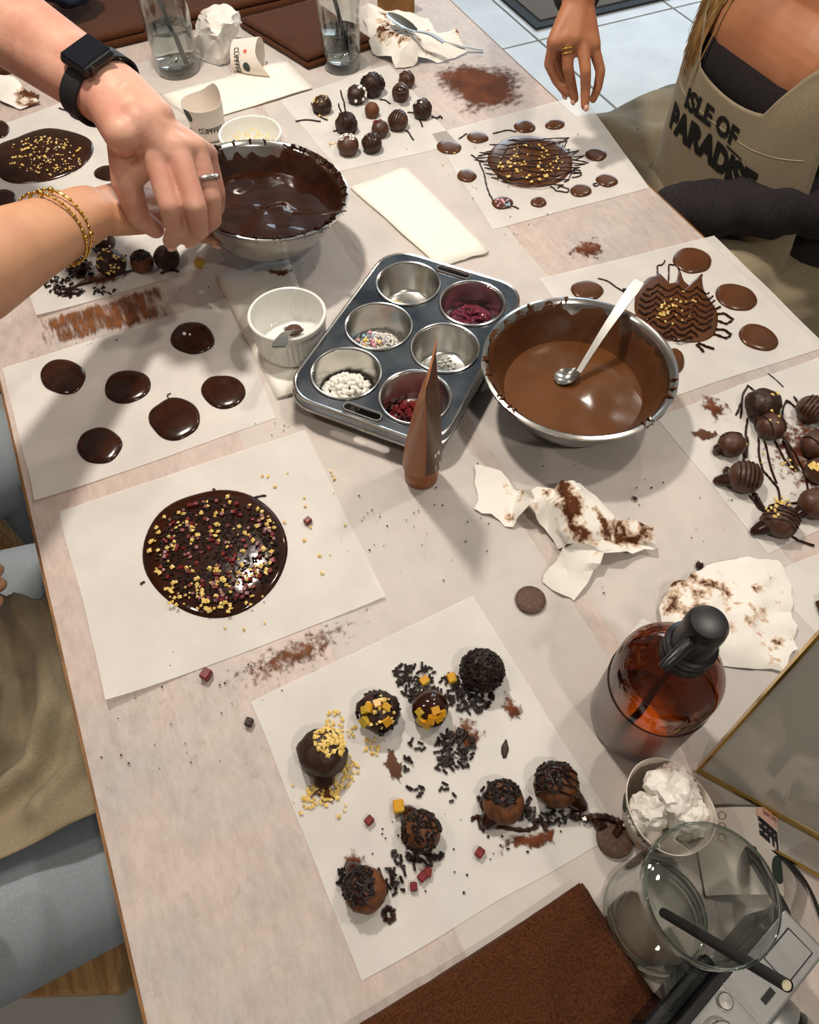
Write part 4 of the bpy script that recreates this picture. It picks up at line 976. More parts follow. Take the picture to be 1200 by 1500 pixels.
def spoon(tip, neck, end, wb, wh, label, coat=None):
    t = thing('spoon', label, 'spoon', tip, 'teaspoons')
    b, h = spoon_mb(tip, neck, end, wb, wh); fix_normals(b.build('spoon_bowl', M['steel'], t, 'all')); h.build('handle', M['steel_worn'], t)
    if coat is not None:
        c = tip.lerp(neck, .5); MB().sphere(c + Vector((0, 0, -.002)), wb * .8, 14, 8, (1, 1, .4)).build('chocolate_residue', coat, t)
    return t
M['steel_worn'] = mat('worn_steel', (158, 156, 152), .38, 1.0, rgb2=(168, 166, 162), scale=60)
spoon(P(812, 556, .0275), P(848, 545, .034), P(937, 412, .092), .0115, .0068, 'steel teaspoon standing in the bowl of melted milk chocolate')

hb = P(386, 273, .096)
d2 = Vector((_cy, -_sy, 0)); fwd = Vector((_sy, _cy, 0))
TM = Matrix.Rotation(math.radians(7), 3, fwd) @ Matrix.Rotation(math.radians(-1), 3, d2)
hc = hb - TM @ Vector((0, 0, BH))
hw = thing('mixing_bowl', 'tilted steel mixing bowl of dark chocolate held above the table', 'bowl', hc, 'steel mixing bowls')
MB().lathe(hc, BPROF, 72, TM).build('shell', M['steel'], hw)
coating(hc, TM, lambda a: .070 + .010 * mnoise.noise(Vector((math.cos(a) * 3, math.sin(a) * 3, 8))) + .010 * mnoise.noise(Vector((math.cos(a) * 9, math.sin(a) * 9, 4))) - (.018 if 1.4 < (a + .4) % 6.283 < 2.2 else 0)).build('chocolate_coating', M['dark'], hw)
liquid(hc, TM, .034, .004, 6, M['dark_wet'], hw)
on_bowl(hc, TM, random.Random(13), 46, M['dark'], hw, 'rim_drip')
so_ = MB().tube([P(430, 312, .092), P(470, 312, .100), P(508, 309, .104)], [.004, .0034, .0014], 8, True, .4).build('spatula', M['dark'], None, True, P(470, 312, .1)); tag(so_, 'dark chocolate coated spatula tip over the held bowl rim', 'spatula')

# ------------------------------------------------------------------ ramekins
def ramekin(px, py, z, R, h, label, z0):
    c = P(px, py, z0 + h); c.z = T + z0
    t = thing('ramekin', label, 'ramekin', c, 'white ramekins')
    fr = lambda a, r, zz: r + (.0006 * math.cos(a * 44) if .006 < zz < h * .80 and r > R * .86 else 0)
    MB().lathe(c, [(0, .002), (R * .80, .002), (R * .85, 0), (R * .88, .001), (R * .905, .006)] + [(R * (.905 + .05 * k / 5), .0065 + (h * .8 - .0065) * k / 5) for k in range(6)] + [(R * .985, h * .84), (R, h * .90), (R * .995, h * .98), (R * .97, h), (R * .925, h * .985), (R * .90, h * .9), (R * .87, h * .3), (R * .83, .008), (R * .74, .0052), (0, .005)], 176, None, fr).build('pot', M['porcelain'], t)
    return c
rc = ramekin(420, 458, .05, .0430, .046, 'white ribbed ramekin with a spoon on the napkins', .0062)
spoon(rc + Vector((.012, .012, .011)), P(425, 485, .030), P(408, 508, .085), .0120, .0078, 'short steel teaspoon leaning in the empty ramekin', M['milk_set'])
rc2 = ramekin(366, 193, .045, .0430, .046, 'white ramekin with orange nuts behind the held bowl', .0012)
mb = MB(); rng = random.Random(5)
for k in range(60):
    a, q = rng.uniform(0, 6.28), math.sqrt(rng.random()) * .03; mb.crumb(rc2 + Vector((q * math.cos(a), q * math.sin(a), .030 + rng.random() * .004)), rng.uniform(.0016, .0028), rng)
tag(mb.build('chopped_nuts', M['nut'], None, False, rc2), 'orange chopped nuts in the ramekin behind the held bowl', 'topping', None, 'stuff')
MB()

# ------------------------------------------------------------------ squeeze tube
b0 = P(617, 699, 0); ht = .172
a1, a2 = P(640, 497, ht), P(624, 568, ht)
cd = (a2 - a1); cd.z = 0; cd.normalize(); cs = Vector((-cd.y, cd.x, 0)); hwid = .0270
top_c = (a1 + a2) / 2
tu = thing('squeeze_tube', 'brown squeeze tube standing on its cap beside the muffin tin', 'tube', (b0.x, b0.y, T + SZ))
def tring(z, a, b, c, n=40): return [Vector((c.x, c.y, T + z)) + cd * a * math.cos(2 * math.pi * k / n) + cs * b * math.sin(2 * math.pi * k / n) for k in range(n)]
rows = []
for (z, a, b) in [(.021, .0170, .0170), (.0235, .0190, .0190), (.028, .0192, .0190), (.05, .0200, .0178), (.08, .0214, .0150), (.11, .0232, .0112), (.135, .0250, .0070), (.155, .0265, .0022), (.158, .027, .0009), (ht, .0272, .0009)]:
    k = max(0, z - .02) / (ht - .02); rows.append(tring(z, a, b, b0.lerp(Vector((top_c.x, top_c.y, b0.z)), k)))
def rows_mb(rows, cap0=True, cap1=True, sel=None):
    n = len(rows[0]); mb = MB(); vs = [q for r in rows for q in r]; fs = []
    for i in range(len(rows) - 1):
        for k in range(n):
            if sel is None or sel(i, k): fs.append((i * n + k, i * n + (k + 1) % n, (i + 1) * n + (k + 1) % n, (i + 1) * n + k))
    if cap0: fs.append(tuple(range(n))[::-1])
    if cap1: fs.append(tuple((len(rows) - 1) * n + k for k in range(n)))
    return mb.add(vs, fs)
fix_normals(rows_mb(rows).build('body', M['tube'], tu))
MB().lathe(b0 + Vector((0, 0, SZ)), [(0, 0), (.0160, 0), (.0168, .001), (.0176, .0215), (.0172, .0222), (0, .0222)], 40).build('cap', M['tube_cap'] if 'tube_cap' in M else M['tube'], tu)
# dark label and painted-in shade as one panel on the right-facing side, 0.3 mm proud of the body
sgn = 1 if cs.dot(d2) > 0 else -1
pan = MB(); pv = []; pf = []
kk = [k for k in range(40) if sgn * math.sin(2 * math.pi * k / 40) > .30 or (abs(math.sin(2 * math.pi * k / 40)) <= .30 and False)]
kk = sorted(kk)
offs = cs * sgn * .0004
for r in rows[2:]:
    for k in kk: pv.append(r[k] + offs)
nn = len(kk)
for i in range(len(rows) - 3):
    for k in range(nn - 1): pf.append((i * nn + k, i * nn + k + 1, (i + 1) * nn + k + 1, (i + 1) * nn + k))
po = pan.add(pv, pf).build('print_shade_panel', M['tube_dark'], tu)
def tube_pt(zf, u):
    """zf 0..1 up the tube, u -1..1 across the panel"""
    zz = .028 + zf * (.150 - .028)
    zs = [.021, .0235, .028, .05, .08, .11, .135, .155, .158, ht]
    i = max(j for j in range(len(zs) - 1) if zs[j] <= zz); t = (zz - zs[i]) / (zs[i + 1] - zs[i])
    ra = [q for q in kk]; idx = (u + 1) / 2 * (len(kk) - 1); k0 = int(idx); k1 = min(k0 + 1, len(kk) - 1); ft = idx - k0
    A = rows[i][kk[k0]].lerp(rows[i][kk[k1]], ft); B = rows[i + 1][kk[k0]].lerp(rows[i + 1][kk[k1]], ft)
    return A.lerp(B, t) + offs * 1.8
for (z0, z1, u0, u1) in [(.02, .10, -.55, -.2), (.22, .27, -.6, -.3)]:
    vs = [tube_pt(z0, u0), tube_pt(z0, u1), tube_pt(z1, u1), tube_pt(z1, u0)]; MB().add(vs, [(0, 1, 2, 3)]).build('print_mark', M['white_bead'], po, False)
rng = random.Random(2)
for k in range(16):
    z = .34 + k * .035; vs = [tube_pt(z, -.55), tube_pt(z, -.55 + rng.uniform(.5, 1.0)), tube_pt(z + .008, .2), tube_pt(z + .008, -.55)]
    vs[2] = vs[1] + (vs[3] - vs[0]); MB().add(vs, [(0, 1, 2, 3)]).build('print_line', M['cup_brown'], po, False)

# ------------------------------------------------------------------ pump bottle
bb = P(932, 1050, 0); bb.z = T + .0012
bt = thing('pump_bottle', 'amber glass soap bottle with black pump beside the paper cup', 'bottle', bb)
body = [(0, .0), (.034, .0), (.0375, .002), (.0388, .006), (.0390, .094), (.0380, .102), (.034, .111), (.0260, .120), (.0190, .126), (.0150, .129), (.0145, .136)]; BZ = .009
MB().lathe(bb, body, 56).build('glass', M['amber'], bt, 'all')
MB().lathe(bb, [(.0392, .004), (.0394, .005), (.0394, .072), (.0392, .073)], 56).build('label', M['label_smoke'], bt, 'all')
MB().ring(bb + Vector((0, 0, .073)), .0393, .0006, 56, 6).build('label_edge', M['black_plastic'], bt)
MB().lathe(bb, [(0, .002), (.0345, .002), (.0365, .006), (.0365, .012), (0, .012)], 48).build('soap', M['soap'], bt)
MB().tube([bb + Vector((0, 0, .012)), bb + Vector((.002, .003, .07)), bb + Vector((0, 0, .125))], .003, 10).build('dip_tube', M['amber_tube'] if 'amber_tube' in M else M['cup_brown'], bt)
pm = MB().lathe(bb + Vector((0, 0, BZ)), [(.0160, .121), (.0175, .122), (.0175, .131), (.0165, .132), (.0165, .134), (.0178, .135), (.0178, .139), (.0168, .140), (.0150, .1405), (.0138, .142), (.0140, .166), (.0135, .171), (.0115, .1745), (.007, .1755), (0, .1755)], 48).build('pump', M['black_plastic'], bt)
ndir = (P(972, 960, .15) - P(1030, 905, .158)); ndir.z = 0; ndir.normalize()
n0 = bb + Vector((0, 0, .171)); MB().tube([n0 + ndir * .008, n0 + ndir * .022, n0 + ndir * .036 + Vector((0, 0, -.001)), n0 + ndir * .0385 + Vector((0, 0, -.003))], [.0046, .004, .0034, .003], 12).build('nozzle', M['black_plastic'], pm)

# ------------------------------------------------------------------ drinking glasses
def tumbler(c, rb, rt, h, base, label, wl=None, ring_n=0):
    t = thing('drinking_glass', label, 'glass', c, 'clear drinking glasses')
    w_ = .0016
    prof = [(0, 0), (rb * .93, 0), (rb, .0016)] + [(rb + (rt - rb) * k / 8, .0016 + (h - .0016) * k / 8) for k in range(1, 9)] + [(rt - w_ * .5, h + .0008), (rt - w_, h)] + [(rt - w_ + (rb - rt) * k / 8 * (1 - base / h), h - (h - base) * k / 8) for k in range(1, 8)] + [(rb - w_ - .001, base + .003), (rb - w_ - .004, base + .0008), (0, base)]
    MB().lathe(c, prof, 64).build('wall', M['glass'], t, 'all')
    MB().ring(c + Vector((0, 0, h)), rt - w_ * .5, .0009, 64, 6).build('rim', M['glass_rim'], t, 'all')
    for k in range(ring_n): MB().ring(c + Vector((0, 0, base * (.25 + .3 * k))), rb - .001 - .0015 * k, .0010, 64, 6).build('base_ring', M['glass_rim'], t, 'all')
    if wl:
        r0 = rb - w_ - .0006; r1 = rb + (rt - rb) * wl / h - w_ - .0004
        MB().lathe(c, [(0, base + .001), (r0 - .003, base + .0012), (r0, base + .004), (r1, wl + .0008), (r1 - .001, wl), (0, wl)], 48).build('water', M['water_body'], t, 'all')
    return t
M['glass_rim'] = mat('glass_rim', (200, 214, 208), .05, trans=1.0, ior=1.45)
M['water_body'] = mat('drinking_water', (250, 252, 252), .0, trans=1.0, ior=1.33)
gb = P(958, 1341, 0); gb.z = T + .0008
tumbler(gb, .0372, .0395, .126, .014, 'large empty tumbler with a straw beside the silver camera', None, 3)
def straw(p0, p1, r, label):
    t = thing('straw', label, 'straw', p0, 'black paper straws')
    d = (p1 - p0).normalized()
    MB().tube([p0, p1], r, 14, False).build('tube', M['straw'], t)
    MB().tube([p0 + d * .0004, p1 - d * .0008], r * .82, 14, True).build('hollow', M['straw_in'], t)
M['straw_in'] = mat('straw_inside', (196, 186, 158), .8)
straw(P(972, 1337, .0145), P(1154, 1444, .150), .0034, 'thick black straw leaning out of the large empty tumbler')
g1 = P(262, 103, 0); g1.z = T + .0008
tumbler(g1, .0330, .0385, .140, .012, 'water glass half full beside the white crumpled tissue', .062, 1)
straw(g1 + Vector((.010, -.012, .016)), g1 + Vector((-.016, .026, .185)), .0032, 'black straw standing in the glass by the crumpled tissue')
g2 = P(502, 98, 0); g2.z = T + .0008
tumbler(g2, .0290, .0335, .140, .012, 'water glass half full beside the small far truffles', .054, 1)
straw(g2 + Vector((.010, -.010, .016)), g2 + Vector((-.018, .024, .185)), .0032, 'black straw standing in the glass by the far truffles')

# ------------------------------------------------------------------ brown folded cloths
def slab(corners, h, label, z0=.001, layers=2, group='brown folded cloths', seed=0):
    q = [P(*c) for c in corners]; c = sum(q, Vector()) / 4
    t = thing('folded_cloth', label, 'cloth', (c.x, c.y, T + z0), group)
    for k in range(layers):
        n = 14; vs = []; fs = []; hh = h / layers; off = Vector((0, .003 * (k % 2), 0)); ins = .004 * k / max(1, layers - 1)
        prof = [(0.0, .15), (-.0, .0), (.0, .0)]
        rows = []
        for (inset, z) in [(.003, 0), (0, hh * .35), (.0005, hh * .75), (.003, hh * .97)]:
            ring = []
            for e in range(4):
                A, B = q[e], q[(e + 1) % 4]
                for i in range(n):
                    p = A.lerp(B, i / n); dd = (c - p); dd.z = 0; p = p + dd.normalized() * (inset + ins + .0012 * mnoise.noise(Vector((i * .7 + e * 9, seed, k))))
                    ring.append(Vector((p.x, p.y, T + z0 + k * hh + z)) + off)
            rows.append(ring)
        for f in (.93, .8, .6, .35, .12):
            ring = []
            for p in rows[3]:
                d_ = Vector((c.x, c.y, p.z)).lerp(p, f); ring.append(d_ + Vector((0, 0, hh * .03 + .0012 * mnoise.noise(Vector((d_.x * 22, d_.y * 22, seed + k))))))
            rows.append(ring)
        rows_mb(rows).build('cloth_layer', M['brown_cloth'], t, 'all')
slab([(500, 1520), (852, 1294), (985, 1500), (700, 1760)], .012, 'brown textured folded cloth at the near end of the table', seed=1)
slab([(-20, 118), (560, -22), (520, -90), (-80, 40)], .020, 'long brown folded cloth behind the water glasses', seed=2)
slab([(352, 42), (462, 12), (548, 72), (452, 104)], .016, 'brown folded cloth corner beside the far water glass', seed=3)
slab([(1192, 884), (1290, 846), (1330, 890), (1215, 940)], .012, 'brown folded cloth peeking in beside the sign holder', seed=4)
t = thing('folded_cloth', 'navy blue cloth bundle behind the watch arm', 'cloth', P(100, -12, .0))
o = ico(P(100, -18, .062), .045, 3, .25, 3, .5).build('bundle', M['navy'], t, 'all')
kb = thing('kraft_box', 'small kraft brown box behind the soiled napkins', 'box', P(583, 0, .001))
cb = P(580, -2, .024); MB().box(cb, (.05, .04, .045), Matrix.Rotation(.2, 3, 'Z')).build('box_body', M['kraft'], kb, False); MB().box(cb + Vector((0, 0, .0235)), (.053, .043, .004), Matrix.Rotation(.2, 3, 'Z')).build('lid', M['kraft'], kb, False)

# ------------------------------------------------------------------ tissues
def facets(pts, faces, m, name, label, cat, group=None, sub=3, amp=.0015, cover=None, solid=.0004, seed=0):
    c = sum((P(*p) for p in pts), Vector()) / len(pts); c.z = T + .001
    bm = bmesh.new(); lay = bm.verts.layers.float.new('cover')
    vs = [bm.verts.new(P(p[0], p[1], p[2] + .0016) - c) for p in pts]
    for f in faces:
        try: bm.faces.new([vs[i] for i in f])
        except ValueError: pass
    for i, v in enumerate(vs): v[lay] = cover.get(i, 0) if cover else 0
    bmesh.ops.triangulate(bm, faces=bm.faces)
    bmesh.ops.subdivide_edges(bm, edges=bm.edges, cuts=sub, use_grid_fill=True, smooth=0)
    bm.normal_update()
    for v in bm.verts:
        v.co += Vector((mnoise.noise(v.co * 70 + Vector((seed, 0, 0))), mnoise.noise(v.co * 70 + Vector((0, seed, 9))), mnoise.noise(v.co * 60 + Vector((5, seed, 0))))) * amp
        if v.co.z < .0006: v.co.z = .0006
    bmesh.ops.recalc_face_normals(bm, faces=bm.faces)
    me = bpy.data.meshes.new(name); bm.to_mesh(me); bm.free(); me.materials.append(m)
    o = bpy.data.objects.new(name, me); COL.objects.link(o); o.location = c
    me.polygons.foreach_set('use_smooth', [True] * len(me.polygons)); me.set_sharp_from_angle(angle=math.radians(28))
    return tag(o, label, cat, group)
GTI = 'crumpled soiled tissues'
tp = [(698, 683, .003), (733, 689, .006), (697, 747, .001), (751, 773, .0), (775, 742, .022), (781, 716, .026), (811, 711, .030), (823, 702, .038), (850, 708, .022), (832, 752, .034), (817, 806, .0), (803, 782, .003), (913, 764, .012), (965, 771, .022), (958, 806, .006), (889, 812, .014), (850, 794, .026), (841, 879, .0), (791, 855, .001), (826, 800, .018), (757, 716, .004), (870, 745, .03), (920, 790, .006)]
tf = [(0, 1, 3, 2), (1, 20, 4, 3), (20, 5, 4), (5, 6, 11, 4), (6, 7, 9, 11), (7, 8, 21, 9), (11, 9, 10), (9, 16, 10), (9, 21, 16), (8, 12, 21), (21, 12, 22, 16), (12, 13, 22), (13, 14, 22), (16, 22, 15), (22, 14, 15), (19, 16, 15), (19, 15, 17, 18)]
facets(tp, tf, M['stained'], 'crumpled_tissue', 'crumpled tissue smeared with milk chocolate beside the tube', 'tissue', GTI, 4, .0055, {9: .85, 7: .8, 21: .35, 4: .35, 3: .25, 12: .3, 13: .6, 6: .4, 22: .7, 16: .45, 1: .3})
rp = [(965, 893, .004), (982, 858, .012), (1012, 838, .010), (1052, 822, .006), (1095, 814, .008), (1140, 824, .004), (1158, 850, .001), (1160, 905, .002), (1166, 952, .001), (1146, 985, .001), (1062, 976, .001), (1000, 965, .004), (970, 940, .008), (1050, 880, .014), (1100, 920, .012), (1110, 860, .009), (1010, 905, .016)]
rf = [(0, 1, 16), (1, 2, 13, 16), (2, 3, 13), (3, 4, 15, 13), (4, 5, 15), (5, 6, 15), (6, 7, 14, 15), (7, 8, 14), (8, 9, 14), (9, 10, 14), (10, 11, 13, 14), (11, 12, 16), (12, 0, 16), (16, 13, 11), (13, 15, 14)]
facets(rp, rf, M['stained'], 'crumpled_tissue', 'soiled white tissue spread behind the pump bottle', 'tissue', GTI, 4, .0048, {1: .55, 2: .45, 13: .45, 14: .3, 16: .5, 0: .3, 15: .25, 8: .2}, seed=4)
facets([(912, 945, .001), (940, 905, .004), (960, 915, .003), (935, 965, .001)], [(0, 1, 2, 3)], M['tissue'], 'tissue_corner', 'clean white tissue corner tucked beside the pump bottle', 'tissue', None, 3, .001)
np_ = [(527, 12, .02), (540, 5, .035), (565, 14, .03), (600, 20, .025), (628, 28, .015), (640, 48, .02), (655, 60, .015), (668, 42, .02), (685, 75, .004), (660, 88, .0), (640, 92, .0), (612, 82, .012), (606, 98, .0), (580, 100, .0), (575, 82, .012), (545, 80, .0), (539, 40, .02), (560, 45, .03), (600, 55, .035), (625, 62, .02), (590, 75, .022)]
nf_ = [(0, 1, 17, 16), (1, 2, 17), (2, 3, 18, 17), (3, 4, 19, 18), (4, 5, 19), (5, 7, 6), (5, 6, 8, 19), (6, 7, 8), (19, 8, 9, 10), (19, 10, 11), (18, 19, 11, 20), (20, 11, 12, 13), (20, 13, 14), (17, 18, 20, 14), (16, 17, 14, 15)]
facets(np_, nf_, M['stained'], 'crumpled_napkins', 'crumpled soiled napkins heaped beside the far water glass', 'napkin', None, 3, .004, {17: .7, 18: .35, 19: .25, 2: .35, 7: .5, 4: .3}, seed=7)
wt = [(282, 60, .01), (290, 22, .03), (300, 12, .05), (330, 8, .055), (352, 14, .045), (355, 32, .03), (347, 60, .012), (335, 92, .0), (322, 97, .0), (300, 90, .0), (285, 82, .0), (318, 50, .05), (330, 35, .055), (305, 35, .05)]
wf = [(0, 1, 13), (1, 2, 13), (2, 3, 12, 13), (3, 4, 12), (4, 5, 12), (5, 6, 11, 12), (6, 7, 11), (7, 8, 11), (8, 9, 11), (9, 10, 0, 11), (0, 13, 11), (13, 12, 11)]
facets(wt, wf, M['tissue'], 'crumpled_tissue', 'clean white crumpled tissue between the water glass and torn cup', 'tissue', None, 4, .006, None, seed=11)
facets([(-10, 108, .01), (20, 112, .012), (38, 130, .006), (60, 150, .002), (30, 160, .001), (5, 150, .004), (-12, 140, .002)], [(0, 1, 5, 6), (1, 2, 5), (2, 3, 4, 5)], M['stained'], 'torn_wrapper', 'torn white wrapper with brown print beneath the watch forearm', 'wrapper', None, 3, .002, {2: .6, 3: .5, 4: .4})
spoon(P(568, 18, .05), P(610, 46, .046), P(650, 62, .034), .0125, .005, 'dirty spoon lying across the crumpled soiled napkins')
fk = thing('fork', 'thin steel fork under the crumpled soiled napkins', 'fork', P(700, 73, .004))
MB().tube([P(640, 58, .02), P(675, 68, .010), P(708, 74, .004)], [.002, .0026, .0034], 8, True, .4).build('handle', M['steel_worn'], fk)

# ------------------------------------------------------------------ lettering
def text_polys(s, size=1.0, weight=0.0):
    cu = bpy.data.curves.new('lettering', 'FONT'); cu.body = s; cu.size = size; cu.align_x = 'CENTER'; cu.align_y = 'CENTER'; cu.offset = weight; cu.resolution_u = 3
    o = bpy.data.objects.new('lettering', cu); COL.objects.link(o); bpy.context.view_layer.update()
    me = o.evaluated_get(bpy.context.evaluated_depsgraph_get()).to_mesh()
    vs = [v.co.copy() for v in me.vertices]; fs = [tuple(p.vertices) for p in me.polygons]
    o.to_mesh_clear(); bpy.data.objects.remove(o); bpy.data.curves.remove(cu)
    return vs, fs
def lettering(s, fn, size, m, parent, weight=.02, name='lettering'):
    vs, fs = text_polys(s, size, weight)
    return MB().add([fn(v.x, v.y) for v in vs], fs).build(name, m, parent, False)

# ------------------------------------------------------------------ paper cups
def paper_cup(base, axis, r0, r1, h, label, dent=0.0, seed=0, prints=(), flap=None, roll=0.0):
    axis = axis.normalized(); q = axis.to_track_quat('Z', 'X').to_matrix() @ Matrix.Rotation(roll, 3, 'Z')
    t = thing('paper_cup', label, 'cup', base, 'printed paper cups')
    def pt(a, f, off=0.0):
        r = (r0 + (r1 - r0) * f) * (1 + dent * math.cos(2 * a + seed)) + off; z = h * f
        if flap and f > .8: z += (f - .8) / .2 * flap * max(0, math.cos(a - seed)) ** 3
        return base + q @ Vector((r * math.cos(a), r * math.sin(a) * (1 - dent), z))
    vl = q.transposed() @ (Vector((0, 0, T + H)) - base); av = math.atan2(vl.y, vl.x)
    n = 48; vs = []; fs = []; K = 8
    for lay in (0, -.0006):
        for k in range(K + 1):
            for i in range(n): vs.append(pt(2 * math.pi * i / n, k / K, lay))
    for lay in range(2):
        for k in range(K):
            for i in range(n):
                b_ = lay * (K + 1) * n; fs.append((b_ + k * n + i, b_ + k * n + (i + 1) % n, b_ + (k + 1) * n + (i + 1) % n, b_ + (k + 1) * n + i))
    for i in range(n): fs.append((K * n + i, K * n + (i + 1) % n, (2 * K + 1) * n + (i + 1) % n, (2 * K + 1) * n + i))
    fs.append(tuple(range(n))[::-1])
    w_ = MB().add(vs, fs).build('cup_wall', M['cup_paper'], t, True)
    for pr in prints:
        if pr[0] == 'text': lettering(pr[1], lambda x, y, p=pr: pt(av + p[2] + x / r1, p[3] + y / h, .0004), pr[4], M[pr[5]], w_, .0008 * 0 + pr[4] * .02)
        elif pr[0] == 'oval':
            _, a, f, ra, rf_, m = pr; a += av; vs = [pt(a, f, .0004)] + [pt(a + ra * math.cos(2 * math.pi * k / 20), f + rf_ * math.sin(2 * math.pi * k / 20), .0004) for k in range(20)]
            MB().add(vs, [(0, 1 + k, 1 + (k + 1) % 20) for k in range(20)]).build('printed_shape', M[m], w_, False)
    return t, pt
# cup holding used tissues
cb0 = P(980, 1182, .050); cb0.z = T + .001; up = Vector((0, 0, 1))
t, cpt = paper_cup(cb0, Vector((.0, .02, 1)), .0245, .0325, .050, 'paper cup stuffed with used tissues beside the bottle', .06, 0.6, flap=.012,
    prints=[('oval', math.radians(-48), .62, .22, .24, 'cup_green'), ('text', 'C\u00dcPFFEE', math.radians(0), .80, .011, 'cup_black'), ('text', 'eat you!', math.radians(75), .72, .007, 'cup_brown'), ('oval', math.radians(20), .25, .25, .15, 'cup_pink')])
def crumple(c, r, seed, label, sq=.8, name='tissue_wad'):
    bm = bmesh.new(); bmesh.ops.create_icosphere(bm, subdivisions=4, radius=1); vs = []; ix = {}
    for i, v in enumerate(bm.verts):
        ix[v] = i; p = v.co.normalized(); k = 1.05 + .30 * mnoise.noise(p * 1.2 + Vector((seed, 0, 0))) - .45 * abs(mnoise.noise(p * 1.6 + Vector((0, seed, 0)))) - .22 * abs(mnoise.noise(p * 3.3 + Vector((0, 0, seed))))
        d_ = p * r * k; d_.z *= sq; vs.append(c + d_)
    fs = [tuple(ix[v] for v in f.verts) for f in bm.faces]; bm.free()
    o = MB().add(vs, fs).build(name, M['tissue'], None, True, c); o.data.set_sharp_from_angle(angle=math.radians(22))
    return tag(o, label, 'tissue', 'tissue wads in the paper cup')
crumple(P(985, 1158, .050), .0200, 3, 'white tissue wad lying highest in the paper cup')
crumple(P(1005, 1195, .044), .0165, 8, 'yellowish tissue wad on the flap side of the paper cup')
crumple(P(948, 1190, .044), .0150, 5, 'tissue strip folded against the wall of the paper cup', 1.1)
# flattened printed sleeve under the large tumbler
sl = thing('cup_sleeve', 'flattened printed cup sleeve between the tumbler and the sign', 'paper sleeve', P(1085, 1230, .002))
sc_ = [P(1012, 1186, .004), P(1138, 1184, .004), P(1150, 1312, .004), P(1035, 1312, .004)]
def slv(u, v, off=0.0):
    p = (sc_[0] * (1 - u) + sc_[1] * u) * (1 - v) + (sc_[3] * (1 - u) + sc_[2] * u) * v
    return Vector((p.x, p.y, T + .003 + .008 * math.sin(math.pi * min(1, max(0, u))) ** .8 + off))
n = 16; vs = [slv(i / n, j / n) for j in range(n + 1) for i in range(n + 1)]; fs = [(j * (n + 1) + i, j * (n + 1) + i + 1, (j + 1) * (n + 1) + i + 1, (j + 1) * (n + 1) + i) for j in range(n) for i in range(n)]
so = MB().add(vs, fs).build('sleeve_paper', M['cup_paper'], sl, 'all')
def patch(cu, cv, ru, rv, m, nm='printed_shape', off=.0005, clip=True):
    vs = [slv(cu, cv, off)] + [slv(min(1, cu + ru * math.cos(6.2832 * k / 24)), max(0, cv + rv * math.sin(6.2832 * k / 24)), off) for k in range(24)]
    MB().add(vs, [(0, 1 + k, 1 + (k + 1) % 24) for k in range(24)]).build(nm, M[m], so, False)
patch(.92, .08, .20, .16, 'cup_pink'); patch(.94, .72, .09, .16, 'cup_green', off=.0007)
for k in range(3):
    cu, cv = .32 - .02 * k, .10 + .13 * k
    vs = [slv(cu + .045 * math.cos(6.2832 * j / 16) * f, cv + .05 * math.sin(6.2832 * j / 16) * f, .0005) for f in (1, .8) for j in range(16)]
    MB().add(vs, [(j, (j + 1) % 16, 16 + (j + 1) % 16, 16 + j) for j in range(16)]).build('printed_icon', M['cup_brown'], so, False)
# the word runs upside down as seen from the near end
lettering('FFEE', lambda x, y: slv(min(1.0, .70 + (.27 - x) * .58), .20 + (.27 - x) * .46 - y * 1.35, .0009), .21, M['cup_black'], so, .014)
lettering('eat you!', lambda x, y: slv(min(1.0, .80 + (.17 - x) * .55), .045 + (.17 - x) * .3 - y * 1.0, .0009), .095, M['cup_brown'], so, .003)
# cups at the far end
c0 = P(344, 82, .020); c1 = P(385, 84, .022)
paper_cup(c0 + Vector((0, 0, .0)), (c1 - c0), .022, .027, .042, 'crushed printed paper cup lying beside the white crumpled tissue', .12, 2.2, flap=.018,
    prints=[('text', 'C\u00dcPFFEE', math.radians(15), .24, .0115, 'cup_black'), ('oval', math.radians(35), .62, .26, .14, 'cup_green'), ('oval', math.radians(-15), .60, .14, .07, 'cup_red')])
paper_cup(P(308, 196, .001), Vector((-.05, .05, 1)), .024, .031, .046, 'torn paper cup standing beside the ramekin behind the watch hand', .08, 1.0, flap=.016,
    prints=[('oval', math.radians(-62), .80, .3, .2, 'cup_green'), ('text', 'C\u00dcPFFEE', math.radians(0), .35, .011, 'cup_black')])

# ------------------------------------------------------------------ sign holder
s0, s1 = P(1026, 1126, .008), P(1200, 1222, .008)
sd = (s1 - s0); sd.z = 0; sd.normalize(); back = Vector((-sd.y, sd.x, 0))
if back.dot(fwd) < 0: back = -back
upv = (Vector((0, 0, 1)) * math.cos(.18) + back * math.sin(.18)).normalized()
nrm = sd.cross(upv).normalized(); SW, SH = .15, .21
sg = thing('sign_holder', 'clear acrylic sign holder with gold edges beside the bottle', 'sign', s0 + sd * SW / 2)
RM = Matrix((sd, upv, nrm)).transposed()
ctr = s0 + sd * SW / 2 + upv * SH / 2
MB().box(ctr, (SW, SH, .0008), RM).build('paper_insert', M['sign_paper'], sg, False)
for s in (-1, 1): MB().box(ctr + nrm * s * .0022, (SW, SH, .002), RM).build('acrylic_panel', M['acrylic'], sg, False)
for s in (-1, 1): MB().box(ctr + sd * s * (SW / 2 + .001), (.002, SH + .004, .0062), RM).build('gold_side_bar', M['gold'], sg, False)
for s in (-1, 1): MB().box(ctr + upv * s * (SH / 2 + .001), (SW + .004, .0026, .0064), RM).build('gold_rail', M['gold'], sg, False)
fb = s0 + sd * SW / 2; fb.z = T + .0035
MB().box(fb, (SW, .055, .004), Matrix((sd, back, Vector((0, 0, 1)))).transposed()).build('foot_plate', M['acrylic'], sg, False)
